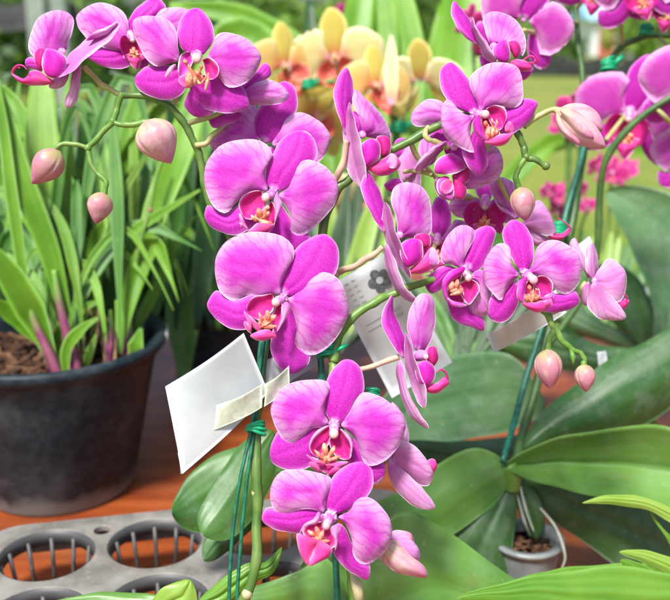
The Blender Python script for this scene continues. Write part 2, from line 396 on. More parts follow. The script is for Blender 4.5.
def lip_map(cx, cy, d, down, yaw=0.0, pit=0.0, sc=1.0):
    dn = np.array(down, float); dn /= np.linalg.norm(dn)
    vdir = (P(cx,cy,d)-CAM); vdir /= np.linalg.norm(vdir)
    right = np.cross(vdir, UP); right /= np.linalg.norm(right); up = np.cross(right, vdir)
    Yl = -(dn[0]*right - dn[1]*up); Zl = -vdir; Xl = np.cross(Yl, Zl)
    cy_, sy_ = math.cos(yaw), math.sin(yaw)       # yaw turns the face about the lip's own up axis (+ = towards +X)
    Z2 = Zl*cy_ + Xl*sy_; X2 = Xl*cy_ - Zl*sy_
    cp, sp = math.cos(pit), math.sin(pit)          # pitch > 0 tips the face downwards
    Z3 = Z2*cp - Yl*sp; Y3 = Yl*cp + Z2*sp
    o = P(cx,cy,d); k = d/F*sc
    return lambda x,y,z: o + k*(x*X2 + y*Y3 + z*Z3)

KN = {'d':('sepal','sepal_face'), 's':('sepal','sepal_face'), 'p':('petal','petal_face')}
DEF = {'p': dict(t=.004, cup=.0045, wave=.0020, off=0.0, groove=.0012, irr=.55), 'd': dict(t=.005, cup=.003, wave=.0012, off=.0025, groove=.0009, irr=.45), 's': dict(t=.006, cup=.003, wave=.0012, off=.003, groove=.0009, irr=.45)}
fl_seed = [0]
def flower(plant, d, pieces, z=None, lip=None, label=None, mats=None, back='petal_back', mapf=None, N=28, M=19, yellow=False):
    """pieces: (kind, base, L, tip, R, opts). One flower = column mesh (part) with petals, sepals and lip as sub-parts."""
    z = z or (lambda q: q)
    mbc, mbl = MB(), MB()
    if lip and 'pieces' in lip:
        z2 = lip.get('z', z); k_ = d/F; lo = -.0075 if 'hr' in lip else 0.0; hx, hy = z2(lip['c']); hr = lip.get('hr', 4.2)
        R3 = np.stack([RT, UP, -FWD], 1)
        mbc.ball(P(hx,hy,d+.0015), np.array([hr,hr,hr*.7])*k_, 'column_pink', 14, 9, R3)
        for q in range(6 if 'hr' in lip else 0):     # the pale bases of petals and sepals meet round the column
            an = q*1.05+.3; mbc.tube([P(hx+hr*.35*math.cos(an),hy+hr*.35*math.sin(an),d-.0012), P(hx+hr*1.15*math.cos(an),hy+hr*1.15*math.sin(an),d+.001)], [hr*.22*k_, hr*.30*k_, hr*.1*k_], 'column_pale', 7)
        if 'cap' in lip:
            cc = lip['cap']; cx, cy = z2(cc[:2]); cr = cc[2]/8.571 if len(cc) > 2 else 2.8
            mbc.tube([P(hx,hy,d), P((hx+cx)/2,(hy+cy)/2,d-.002), P(cx,cy,d-.0045)], [cr*1.05*k_, cr*.95*k_], 'column_pink', 12)
            mbc.ball(P(cx,cy,d-.0062), np.array([cr*.98,cr*1.05,cr*.8])*k_, 'column_cap', 14, 10, R3)
        cal = lip.get('callus', []); cm = np.mean([q[1] for q in cal], axis=0) if cal else None
        for n_, (q0, q1, r) in enumerate(cal):
            p0, p1, pm = z2(q0), z2(q1), z2(cm); r = r/8.571*k_*.70; o0 = d+lo+lip.get('coff', -.0030)
            mbl.tube(catmull([P(p0[0],p0[1],o0-.0006), P((p0[0]*.55+p1[0]*.45)+.4*math.sin(n_*2.1),(p0[1]*.55+p1[1]*.45)+.4*math.cos(n_*1.7),o0-.0016), P(p1[0],p1[1],o0)],5), [r*.25,r*.75,r*1.1,r*.95,r*.6], 'lip_callus', 10)
            mbl.tube(catmull([P(p0[0],p0[1],o0-.0002), P((pm[0]+p1[0])/2,(pm[1]+p1[1])/2,o0+.0002), P(pm[0],pm[1],o0+.001)],5), [r*.3,r*.85,r*.9,r*.7], 'lip_callus', 8)
        if cal: mbl.ball(P(*z2(cm),d+lo-.0012), np.array([7.5,5.5,3.0])*k_, 'lip_throat', 14, 9, R3)
        for k, (mt, base, L, tip, R, o) in enumerate(lip['pieces']):
            o2 = dict(cup=.004, t=0.0, wave=.0012, irr=.4); o2.update(o); off = o2.pop('off', 0); fl_seed[0] += 1
            f1, f2 = {'n':('lip_outer_face','lip_side_face'), 'f':('lip_side_face','lip_outer_face'), 'm':('lip_mid_face','lip_mid_face'), 'l':('petal_face','petal_back'), 'p':('lip_fold','lip_fold')}[mt]
            patch(mbl, z2(base), [z2(q) for q in L], z2(tip), [z2(q) for q in R], lambda x,y,e: P(x,y,d+off+e+lo), f1, f2, seed=fl_seed[0], N=20, M=15, thick=.0006, **o2)
        for tp in lip.get('tendrils', []):
            mbl.tube(catmull([P(*z2(q), d-.004-.002*k) for k, q in enumerate(tp)], 7), [.0007,.0006,.0003], 'lip_mid_face', 7)
    elif lip:
        (lx, ly) = z(lip['c']) if not lip.get('px') else lip['c']
        lsc = lip.get('sc',1)*.80
        ml = lip_map(lx, ly, d+lip.get('off', -.001), lip['down'], lip.get('yaw',0), lip.get('pit',0), lsc)
        lip_local(mbl, mbc, ml, lsc*d/.55, yellow, lip.get('mid',1.0), lip.get('tend', False))
    else:
        c = z(pieces[0][1]); mbc.ball(P(c[0],c[1],d+.004), .0022, 'column_pink', 8, 6)
    fl = mbc.build('flower', plant, label=label)
    for pc in pieces:
        kind, base, L, tip, R = pc[:5]; o = dict(DEF[kind]); o.update(pc[5] if len(pc) > 5 else {})
        nm, fm = KN[kind]
        if mats: fm = mats.get(kind, fm)
        bm_ = back
        if o.pop('f', 'f') == 'b': fm, bm_ = bm_, fm
        dd = d+o.pop('off'); fl_seed[0] += 1
        px = o.pop('px', False); zz = (lambda q: q) if px else z
        mb = MB()
        mf = (lambda x,y,e,dd=dd: P(x,y,dd+e))
        patch(mb, zz(base), [zz(q) for q in L], zz(tip), [zz(q) for q in R], mf, fm, bm_, seed=fl_seed[0], N=N, M=M, **o)
        mb.build(nm, fl)
    if lip: mbl.build('lip', fl)
    return fl

def stalk(plant, pts, r=.0016, mat='stalk_cream', name='flower_stalk', d=None):
    mb = MB(); q = [P(*(p if len(p) == 3 else (*p, d))) for p in pts]
    mb.tube(catmull(q, 7), r, mat, 10); return mb.build(name, plant)
def bud(plant, b, tip, w, d, mat='bud_skin', ridge=.07, dt=0.0, fat=.42):
    p0, p1 = P(*b, d), P(*tip, d+dt); ax = p1-p0; ln = np.linalg.norm(ax); r = w/2*d/F
    prof = []
    for i in range(19):
        t = i/18; q = (math.sin(math.pi*min(1,t**.78))**.75) if 0 < t < 1 else 0.0
        prof.append((r*max(q,.02)*(1 if t < .55 else 1-.10*(t-.55)/.45), ln*t))
    sd = random.uniform(0,3); mb = MB(); mb.lathe(prof, p0, mat, 72, ax, lambda th, t: (1-ridge*1.5*math.exp(-((math.cos(1.5*th+sd+.35*t))/.13)**2)*min(1,t*4))*(1+.05*math.sin(2*th+sd)+.03*math.sin(5*t+sd)))
    return mb.build('bud', plant)

# ================================================================== front orchids
front1 = thing('orchid_plant', 'magenta moth orchid with the largest blooms, arching above the white tag to top left', 'orchid', G(243, 640, 0.0))
front2 = thing('orchid_plant', 'central magenta moth orchid with two low blooms and two branches arching right', 'orchid', G(352, 640, 0.0))

# --- flower 1 (large, centre left)
z = Z(200,220,3.75)
flower(front1, .540, [
 ('d',(303,275),[(315,200),(340,130),(385,85)],(460,52),[(380,290),(460,255),(510,190),(522,130),(505,80)]),
 ('p',(302,276),[(306,240),(330,180),(353,140),(345,95),(290,55),(200,42),(110,70),(65,125)],(55,180),[(270,276),(220,290),(170,285),(125,302),(85,280),(62,235)],dict(t=.007,cup=.006)),
 ('p',(330,292),[(342,288),(390,255),(412,222),(440,203),(480,197),(520,220),(545,280)],(558,345),[(336,312),(355,360),(364,420),(352,460),(370,495),(425,505),(485,472),(535,405)],dict(t=.006,cup=.006)),
 ('s',(270,300),[(200,282),(130,298),(70,263),(45,280)],(26,322),[(210,372),(180,412),(110,405),(55,365)]),
 ('s',(315,310),[(290,360),(270,430),(265,480),(280,535),(310,562)],(350,577),[(345,320),(372,400),(410,460),(418,505),(400,548)]),
 ], z, dict(z=Z(235,280,8.571), c=(405,160), hr=6.0, cap=(350,190,38), callus=[((275,260),(285,345),36),((205,280),(235,360),19),((350,300),(320,345),24),((360,395),(245,405),24),((300,360),(215,405),15)], pieces=[
 ('f',(320,125),[(250,126),(165,142),(118,188)],(103,250),[(335,230),(290,300),(215,345),(140,320)],dict(off=.003,cup=-.005)),
 ('f',(395,195),[(345,240),(310,310),(310,380)],(345,440),[(410,260),(405,330),(380,410)],dict(off=.003,cup=-.004)),
 ('m',(215,450),[(205,385),(150,328),(108,293)],(77,272),[(78,350),(95,420),(140,455)],dict(off=-.005,t=-.003,cup=.002)),
 ('m',(358,487),[(300,430),(240,425),(180,447)],(130,478),[(320,497),(260,518),(190,520)],dict(off=-.0065,cup=.003)),
 ('p',(440,188),[(400,222),(398,290),(392,350)],(360,442),[(480,230),(452,300),(412,370)],dict(off=-.006,cup=.003))]))
# --- flower 2 (behind and above)
z = Z(200,130,4.467)
flower(front1, .558, [
 ('d',(325,270),[(296,235),(298,170),(325,105),(355,50),(400,15)],(450,1),[(375,270),(440,215),(500,160),(524,115),(515,55),(490,15)]),
 ('p',(302,268),[(296,230),(292,180),(318,125),(322,95),(290,62),(230,40),(150,45),(80,78),(35,135)],(18,200),[(270,274),(215,280),(165,320),(130,362),(100,371),(58,340),(28,275)],dict(t=.006,cup=.006)),
 ('p',(352,288),[(395,255),(425,190),(442,150),(490,131),(550,155),(600,210)],(619,265),[(358,305),(385,345),(410,395),(404,440),(425,472),(475,465),(540,408),(600,335)],dict(t=.006,cup=.006)),
 ('s',(285,300),[(200,320),(110,370),(40,335),(24,360)],(21,392),[(270,400),(200,455),(150,470),(100,460),(48,432)]),
 ('s',(335,305),[(310,380),(300,460),(330,540)],(420,555),[(365,330),(410,400),(470,450),(495,480),(480,530)]),
 ], z, dict(z=Z(230,180,8.571), c=(368,112), hr=5.4, cap=(305,150,38), callus=[((245,240),(252,315),37),((335,270),(305,310),23),((180,300),(222,355),20),((365,365),(255,375),25),((320,220),(320,245),26)], pieces=[
 ('f',(265,98),[(170,102),(98,150),(76,225)],(115,315),[(310,200),(275,270),(205,335),(150,335)],dict(off=.003,cup=-.005)),
 ('f',(350,185),[(305,260),(300,330)],(330,405),[(390,240),(395,320),(378,385)],dict(off=.003,cup=-.004)),
 ('m',(310,385),[(240,368),(195,400)],(150,455),[(385,378),(335,445),(250,460)],dict(off=-.005,cup=.002)),
 ('m',(150,420),[(120,350),(95,300)],(78,292),[(80,360),(100,425)],dict(off=-.005,cup=.001)),
 ('p',(400,118),[(375,190),(392,260),(388,320)],(382,368),[(442,190),(438,250),(402,320)],dict(off=-.006,cup=.003))]))
# --- flower 3 (top, facing)
z = Z(100,0,5.583); s5 = 446.7
flower(front1, .556, [
 ('d',(525,310),[(470,285),(435,230),(430,170),(447,110),(490,62)],(543,44),[(572,308),(615,265),(637,220),(630,150),(598,85)]),
 ('p',(440,338),[(442,300),(435,250),(430,185),(400,132),(330,95),(250,87)],(192,108),[(390,356),(330,369),(290,357),(240,300),(200,225),(184,150)],dict(t=.005,cup=.006)),
 ('p',(150+s5,330),[(165+s5,290),(192+s5,240),(200+s5,200),(250+s5,181),(320+s5,190),(390+s5,232)],(453+s5,315),[(185+s5,372),(215+s5,430),(258+s5,482),(310+s5,491),(370+s5,460),(422+s5,405)],dict(t=.005,cup=.006)),
 ('s',(460,390),[(400,368),(330,365),(270,365),(220,400)],(193,440),[(480,480),(450,530),(400,556),(330,556),(260,530),(208,490)]),
 ('s',(193,80),[(206,75),(226,77),(242,86)],(249.5,105),[(190,92),(197,103),(209,110.5),(226,113.5),(241,111)],dict(px=True)),
 ('s',(193,88),[(187,95),(184,106)],(196,117),[(200,95),(214,106),(212,114)],dict(px=True,off=.005)),
 ], z, dict(z=Z(165,40,8.571), c=(278,125), hr=4.4, cap=(270,158,44), callus=[((205,270),(208,400),46),((165,170),(178,205),26),((318,215),(312,245),22),((265,255),(295,320),25),((375,280),(345,430),20)], pieces=[
 ('f',(325,170),[(385,150),(445,200),(464,262)],(440,318),[(335,230),(345,310),(390,340)],dict(off=.001,cup=-.004)),
 ('n',(215,105),[(150,112),(115,180),(112,265)],(135,345),[(240,170),(215,240),(180,310)],dict(off=.001,cup=-.003)),
 ('m',(200,300),[(130,310),(120,360)],(182,412),[(280,320),(255,385)],dict(off=-.001,cup=.002)),
 ('p',(92,210),[(50,222),(12,270)],(5,325),[(75,250),(42,295)],dict(off=-.003,cup=.002))]))
# --- flower 4 (between flowers 2 and 3)
z = Z(200,60,4.786)
flower(front1, .588, [
 ('d',(305,392),[(262,340),(264,270),(290,205),(335,140)],(400,102),[(350,390),(410,330),(455,260),(466,190),(448,125)]),
 ('p',(285,388),[(268,345),(262,285),(275,225),(200,220),(110,290)],(48,385),[(255,400),(190,425),(110,440),(62,430)]),
 ('p',(345,402),[(385,340),(410,285),(455,250),(515,260),(590,310)],(626,372),[(400,440),(470,490),(545,500),(600,450)]),
 ('s',(300,410),[(230,420),(150,450)],(110,490),[(290,470),(220,510),(150,520)]),
 ('s',(330,415),[(330,470),(350,520)],(400,560),[(380,440),(430,490),(440,540)]),
 ], z)
# --- flower 5 (peeping out behind flower 3)
flower(front1, .574, [
 ('p',(200,165),[(230,130),(275,103),(340,97),(400,128)],(426,172),[(240,214),(330,217),(400,200)]),
 ('d',(190,150),[(230,90),(275,50),(305,15)],(332,28),[(230,155),(290,110),(338,75)]),
 ('s',(200,240),[(160,252),(100,255),(50,252)],(38,280),[(190,280),(130,312),(65,325)]),
 ], z)
# --- flower 6 (top, turned left, behind flower 3)
flower(front1, .590, [
 ('d',(127,33),[(129,20),(136,8),(146,1)],(156,-3),[(137,34),(152,23),(165,10),(164,3)]),
 ('p',(126,48),[(129,35),(128,20),(121,10),(108,4),(92,4)],(77,15),[(115,50),(99,46),(86,37),(78,26)]),
 ('p',(140,42),[(150,25),(160,11),(170,7),(182,8)],(193,14),[(150,50),(165,45),(185,35)]),
 ('s',(127,50),[(115,46),(100,48)],(87,56),[(138,58),(128,67),(114,68.5),(99,65)]),
 ('s',(140,50),[(137,58),(136,64)],(141,69),[(150,52),(150,60),(147,67)]),
 ], None, dict(c=(131,36), px=True, down=(.05,1), yaw=.3, pit=.0, sc=.8))
# --- flower 7 (top left, seen from the side)
z = Z(0,0,5.583)
flower(front1, .562, [
 ('p',(300,300),[(200,318),(160,275),(168,190),(210,105),(275,65)],(345,58),[(370,280),(388,220),(412,145),(404,90)],dict(off=.012,s=.004)),
 ('p',(320,432),[(340,385),(400,285),(500,205),(600,148)],(660,113),[(400,400),(500,315),(600,235),(668,150)],dict(f='b',s=-.012,t=-.004,off=-.008,cup=-.002)),
 ('p',(480,225),[(510,190),(560,165)],(655,125),[(520,222),(580,205),(630,170)],dict(off=-.0095,s=.004,t=-.004)),
 ('s',(425,350),[(400,420),(385,500),(360,570)],(378,606),[(452,370),(450,470),(425,570)],dict(f='b',off=-.001)),
 ('d',(235,300),[(195,300),(190,335)],(205,365),[(255,290),(245,340),(225,370)],dict(off=.004)),
 ('s',(230,350),[(180,320),(145,330)],(143,365),[(235,400),(200,390),(165,380)],dict(off=.002)),
 ], z, dict(c=(345,290), tendrils=[[(70,412),(76,385),(100,365),(130,368),(150,388)],[(68,405),(90,375),(112,380)]], pieces=[
 ('f',(225,385),[(195,345),(188,300),(208,275)],(240,266),[(248,370),(262,320),(258,285)],dict(off=-.002)),
 ('l',(385,390),[(350,415),(300,435)],(272,482),[(380,440),(350,485),(305,497)],dict(off=.002)),
 ('m',(300,455),[(255,420),(215,395),(172,392),(152,425),(125,440)],(63,408),[(285,470),(215,478),(150,476),(100,452)],dict(off=-.004)),
 ('n',(275,428),[(242,395),(233,335),(250,285)],(268,270),[(330,432),(368,385),(372,325),(320,285)],dict(off=-.008,cup=.004))]))
# ------------------------------------------------------------------ plant 2, upper branch
z = Z(320,60,4.617)
flower(front2, .560, [
 ('d',(118,342),[(100,300),(74,225),(63,155),(82,75)],(122,34),[(128,330),(140,260),(157,160),(146,85)],dict(off=.004,s=.004)),
 ('p',(190,345),[(182,270),(152,205)],(160,135),[(325,365),(312,300),(272,238),(212,178)],dict(off=.008,s=.006)),
 ('p',(135,195),[(114,285),(104,390),(112,470),(140,535)],(192,592),[(158,260),(178,350),(200,440),(218,530)],dict(f='b',s=-.010,off=-.004,cup=-.003)),
 ('s',(150,330),[(150,280),(148,245)],(158,235),[(190,340),(190,290),(180,255)],dict(off=.002)),
 ], z, dict(c=(195,345), pieces=[
 ('f',(290,445),[(272,410),(260,372),(266,352)],(300,349),[(316,440),(330,405),(323,365)],dict(off=.002)),
 ('m',(218,495),[(260,468),(300,452),(335,430)],(372,470),[(240,520),(280,536),(330,526),(362,502)],dict(off=-.004)),
 ('l',(310,480),[(315,455),(335,432)],(352,450),[(330,500),(358,490)],dict(off=-.0075,cup=.0008)),
 ('n',(208,492),[(190,445),(188,400),(204,375)],(240,362),[(242,480),(274,455),(280,410),(268,375)],dict(off=-.007,cup=.0045))]))
z = Z(350,160,4.0)
flower(front2, .549, [
 ('d',(130,288),[(100,240),(60,170),(43,105)],(70,43),[(150,280),(148,215),(130,150),(102,90)],dict(off=.002,s=.004)),
 ('p',(200,302),[(188,235),(164,170),(168,122),(200,95)],(238,89),[(315,305),(326,235),(318,160),(290,108)],dict(off=.008,s=.004)),
 ('p',(138,170),[(128,240),(140,320),(172,392),(210,442)],(243,477),[(160,195),(180,270),(212,350),(238,430)],dict(f='b',s=-.010,off=-.006,cup=-.003)),
 ('s',(148,335),[(138,390),(160,480),(205,545)],(255,572),[(178,395),(195,445),(225,510),(266,555)],dict(f='b',off=.0,s=-.006)),
 ], z, dict(c=(198,302), pieces=[
 ('f',(300,352),[(275,335),(256,312),(264,297)],(300,293),[(318,345),(324,320),(316,300)],dict(off=.002)),
 ('m',(232,445),[(270,410),(300,380),(330,348)],(358,400),[(250,456),(300,452),(342,432)],dict(off=-.004)),
 ('l',(318,410),[(318,380),(328,350)],(345,362),[(335,425),(358,405)],dict(off=-.0075,cup=.0008)),
 ('n',(228,427),[(204,392),(201,345),(223,320)],(262,313),[(264,417),(290,390),(292,345),(284,322)],dict(off=-.007,cup=.0045))]))
z = Z(420,50,4.0)
flower(front2, .549, [
 ('d',(215,255),[(165,242),(105,195),(77,130),(85,75)],(122,49),[(240,240),(222,180),(196,120),(160,75)]),
 ('p',(240,245),[(225,205),(198,140),(206,98),(250,65),(315,49)],(380,60),[(275,228),(320,222),(372,233),(404,212),(412,160),(405,98)],dict(t=.005,cup=.005)),
 ('p',(215,266),[(182,258),(150,235),(127,200),(108,196),(90,225)],(83,285),[(205,300),(203,355),(216,408),(185,402),(135,378),(96,340)],dict(t=.003,cup=.005)),
 ('s',(275,275),[(330,235),(385,215),(420,193)],(470,208),[(310,320),(345,350),(395,318),(440,285),(463,240)]),
 ('s',(222,300),[(203,345),(168,405),(183,452),(213,490)],(236,504),[(240,310),(258,360),(272,415),(266,470)]),
 ], z, dict(z=Z(465,95,8.571), c=(90,165), hr=5.6, cap=(175,165,36), callus=[((200,255),(192,385),30),((240,280),(232,370),25),((280,300),(262,355),20),((228,195),(242,255),11),((270,205),(278,270),9),((180,225),(178,265),26)], pieces=[
 ('f',(180,130),[(250,86),(332,106),(358,170)],(338,250),[(200,200),(240,280),(300,300)],dict(off=.003,cup=-.005)),
 ('f',(170,180),[(130,240),(150,330)],(200,400),[(260,240),(300,320),(280,380)],dict(off=.004,cup=-.004)),
 ('n',(120,172),[(66,220),(76,300),(118,362)],(178,398),[(142,230),(158,310),(184,362)],dict(off=-.004,cup=.004)),
 ('m',(165,402),[(220,382),(300,335),(380,330)],(414,318),[(220,428),(300,438),(372,402)],dict(off=-.006,cup=.003)),
 ('m',(350,315),[(342,270),(370,233)],(396,232),[(382,320),(420,290)],dict(off=-.003,cup=.002))]))
z = Z(400,120,5.583)
flower(front2, .572, [
 ('p',(320,345),[(375,250),(470,155),(530,143)],(571,205),[(350,378),(400,386),(460,376),(535,340),(572,280)],dict(off=.004)),
 ('p',(262,125),[(205,148),(130,200),(95,245)],(84,285),[(250,150),(230,180),(180,235),(115,287)],dict(f='f',s=.008,off=-.002)),
 ('p',(255,120),[(200,140),(140,190)],(95,240),[(258,128),(215,165),(160,215)],dict(f='b',s=.004,off=-.004)),
 ('d',(230,140),[(175,110),(165,60)],(225,25),[(330,160),(300,100),(260,60)],dict(off=.004)),
 ('s',(250,150),[(300,130),(350,150)],(400,200),[(260,200),(330,260),(390,260)],dict(off=.003)),
 ('s',(200,330),[(195,380),(220,430)],(290,450),[(240,320),(320,380),(310,430)],dict(off=.001)),
 ], z, dict(c=(300,150), pieces=[
 ('f',(375,268),[(325,285),(288,312),(305,340)],(342,358),[(390,288),(392,325),(372,352)],dict(off=.0)),
 ('n',(262,316),[(218,325),(203,370),(228,420)],(285,447),[(290,345),(302,390),(299,430)],dict(off=-.003,cup=.002)),
 ('f',(300,318),[(294,370),(288,420)],(340,447),[(352,348),(374,395),(361,430)],dict(off=-.001)),
 ('m',(270,330),[(235,345),(225,385)],(255,415),[(290,345),(292,390)],dict(off=-.0055,cup=.0006)),
 ('n',(198,292),[(196,240),(228,205),(290,186)],(350,225),[(255,306),(320,294),(365,270)],dict(off=-.006,cup=.0025))]))
flower(front2, .596, [
 ('d',(411,160),[(400,158),(393,150)],(396,140),[(413,152),(409,142),(404,138)]),
 ('p',(416,170),[(403,183),(397,165),(404,148)],(409,140),[(417,165),(415,150)],dict(f='b',off=.001)),
 ('s',(410,172),[(400,178),(392,179)],(384,185),[(406,180),(398,189),(390,192)]),
 ('s',(416,166),[(408,180)],(414,196),[(420,170),(421,185)],dict(f='b')),
 ('p',(428,165),[(418,150),(424,136)],(434,130),[(436,160),(438,145)]),
 ('p',(455,118),[(440,101),(425,100)],(411,115),[(440,124),(428,126),(415,126)]),
 ], None)
z = Z(430,0,4.786)
flower(front2, .578, [
 ('d',(232,215),[(170,180),(120,112),(99,60)],(115,4),[(235,190),(192,100),(150,40)],dict(off=-.001,s=.004)),
 ('p',(300,225),[(265,150),(254,95)],(292,56),[(340,195),(390,225),(430,272),(456,250),(459,190),(430,118),(370,68)],dict(off=.006)),
 ('p',(204,82),[(200,145),(235,230),(265,285)],(318,296),[(222,130),(262,190),(302,250)],dict(f='b',s=-.008,off=-.006)),
 ('s',(275,255),[(240,270),(240,300)],(262,330),[(300,270),(300,310)],dict(off=.002)),
 ('s',(390,300),[(420,305),(460,315)],(496,328),[(400,340),(440,382),(470,370)],dict(off=.001)),
 ], z, dict(c=(305,222), tendrils=[[(462,300),(498,302),(515,287),(495,258),(466,234)],[(450,285),(480,268),(502,280),(500,298)]], pieces=[
 ('f',(408,278),[(384,240),(368,205),(384,192)],(415,198),[(428,262),(437,230)],dict(off=.0)),
 ('m',(385,298),[(410,284),(432,284),(458,290)],(490,318),[(405,326),(432,342),(468,342)],dict(off=-.003)),
 ('n',(362,298),[(320,287),(298,250),(308,220)],(357,188),[(380,280),(384,240),(372,205)],dict(off=-.007,cup=.004))]))
z = Z(420,170,3.753)
flower(front2, .612, [
 ('d',(245,120),[(215,95),(205,55)],(235,15),[(262,115),(275,80),(265,40)]),
 ('p',(232,128),[(190,92),(150,85),(120,105)],(110,142),[(215,150),(180,178),(140,178)]),
 ('p',(262,125),[(300,95),(330,110)],(365,170),[(275,165),(310,195),(345,198)]),
 ('s',(235,150),[(200,165),(195,200)],(200,235),[(250,180),(240,220)]),
 ('s',(260,155),[(260,190),(270,215)],(300,240),[(290,170),(315,210)]),
 ], z, dict(c=(245,118), down=(-.05,1), yaw=0, pit=.1, sc=1.0))
flower(front2, .598, [
 ('p',(352,172),[(300,132),(265,80),(262,45)],(300,26),[(372,180),(385,110),(350,48)],dict(s=-.004)),
 ('p',(385,205),[(405,150),(440,113),(470,135)],(500,190),[(420,225),(470,245),(508,240)],dict(f='b')),
 ('d',(352,172),[(330,150),(290,125)],(268,80),[(362,185),(335,172),(295,140)],dict(f='b',off=-.003)),
 ('s',(395,210),[(425,225),(460,243)],(492,262),[(405,250),(430,285),(462,280)],dict(f='b',off=.004)),
 ], z, dict(c=(440,215), tendrils=[[(500,250),(540,250),(565,222),(545,198),(517,180)]], pieces=[
 ('m',(478,240),[(500,235),(530,238)],(562,215),[(490,260),(520,268),(552,245)],dict(off=.004))]))
flower(front2, .625, [
 ('d',(68,262),[(38,220),(38,150),(58,106)],(80,100),[(95,262),(117,200),(110,130)]),
 ('p',(80,262),[(110,215),(135,185)],(175,200),[(95,285),(130,280),(160,240)]),
 ('p',(60,262),[(40,240),(20,220)],(-5,240),[(45,285),(15,290)]),
 ('s',(62,270),[(30,290),(20,320)],(30,350),[(70,290),(55,340)]),
 ('s',(75,270),[(75,300),(85,330)],(110,350),[(95,280),(125,320)]),
 ], z, dict(c=(65,258), down=(0,1), sc=.85))
# --- lower branch
flower(front2, .563, [
 ('d',(180,362),[(156,330),(178,262),(218,220)],(255,209),[(205,388),(242,350),(270,292),(284,232)]),
 ('p',(160,366),[(105,352),(80,345),(84,285),(118,228)],(160,206),[(165,335),(185,290),(208,252),(202,222)],dict(t=.004)),
 ('s',(140,372),[(90,360),(45,383),(25,410)],(21,440),[(110,400),(85,443),(45,464)]),
 ('s',(125,470),[(100,490),(125,560),(185,588)],(238,603),[(150,485),(195,520),(238,555)]),
 ('p',(192,400),[(220,375),(245,388),(268,455)],(260,530),[(222,445),(186,500),(190,540),(228,554)],dict(off=.002)),
 ], z, dict(z=Z(435,255,8.571), c=(245,120), hr=4.6, cap=(285,192,35), callus=[((150,225),(138,300),35),((192,210),(180,280),28),((130,345),(225,318),22),((130,310),(190,300),25)], pieces=[
 ('f',(300,210),[(215,240),(200,300),(230,365)],(292,425),[(364,238),(384,292),(352,355)],dict(off=.002,cup=-.004)),
 ('f',(225,170),[(125,225),(100,300),(130,390)],(245,410),[(220,240),(240,300),(250,350)],dict(off=.003,cup=-.004)),
 ('n',(255,105),[(150,125),(78,200),(62,292),(86,372)],(150,446),[(235,160),(130,240),(106,340),(140,415)],dict(off=-.003,cup=.004)),
 ('n',(108,368),[(140,434),(200,450)],(276,432),[(150,392),(215,408)],dict(off=-.006,cup=.002))]))
flower(front2, .548, [
 ('d',(380,388),[(342,325),(310,262),(316,215)],(350,186),[(400,385),(427,335),(425,270),(395,210)]),
 ('p',(370,392),[(345,355),(335,290),(302,275),(262,303)],(237,362),[(345,420),(322,455),(306,489),(285,478),(248,428)],dict(t=.004,cup=.005)),
 ('p',(398,388),[(425,355),(440,290),(480,262),(540,274),(590,310)],(608,362),[(430,390),(480,412),(512,455),(552,466),(592,430)],dict(t=.005,cup=.005)),
 ('s',(362,415),[(322,440),(272,468),(258,510)],(257,548),[(372,450),(365,510),(330,562),(290,575)]),
 ('s',(430,455),[(490,462),(545,465),(580,453)],(599,492),[(450,520),(500,537),(568,522)]),
 ], z, dict(z=Z(505,260,8.571), c=(180,118), hr=5.2, cap=(245,170,38), callus=[((240,260),(230,370),28),((175,295),(192,360),25),((305,305),(262,345),18),((205,215),(215,255),24),((262,240),(290,270),9)], pieces=[
 ('f',(280,148),[(335,134),(390,168),(414,222)],(396,280),[(240,230),(265,320),(345,325)],dict(off=.003,cup=-.005)),
 ('f',(200,180),[(160,250),(170,330)],(230,390),[(280,230),(300,300),(280,360)],dict(off=.004,cup=-.004)),
 ('n',(190,146),[(118,178),(102,250),(108,332)],(152,370),[(184,200),(168,280),(168,335)],dict(off=-.004,cup=.003)),
 ('n',(318,345),[(340,308),(380,288)],(418,272),[(352,350),(414,332)],dict(off=-.002,cup=.002)),
 ('m',(146,368),[(200,366),(270,362),(320,348)],(348,412),[(190,414),(260,450),(316,445)],dict(off=-.006,cup=.004)),
 ('m',(330,395),[(318,358),(350,342)],(398,332),[(350,410),(404,382)],dict(off=-.004,cup=.002))]))
z = Z(540,210,3.158)
flower(front2, .570, [
 ('d',(150,212),[(130,175),(93,115)],(110,88),[(160,205),(150,160),(128,125)],dict(f='b',off=.006)),
 ('p',(165,222),[(143,180),(146,128)],(165,103),[(182,210),(183,150)],dict(f='b',off=.004,s=.005)),
 ('p',(172,225),[(190,180),(222,153)],(268,190),[(205,268),(250,292),(272,245)],dict(f='b',off=.002)),
 ('s',(165,232),[(148,290),(163,322),(200,347)],(264,346),[(190,232),(225,268),(266,322)],dict(f='b',off=-.002)),
 ('s',(150,228),[(122,265)],(142,302),[(160,240),(165,285)],dict(f='b',off=-.001)),
 ], z, dict(c=(175,225), pieces=[
 ('m',(228,275),[(240,265),(255,275)],(282,287),[(235,300),(262,318)],dict(off=.008))], tendrils=[[(272,290),(275,275),(262,265)]]))
z = Z(260,350,3.722)
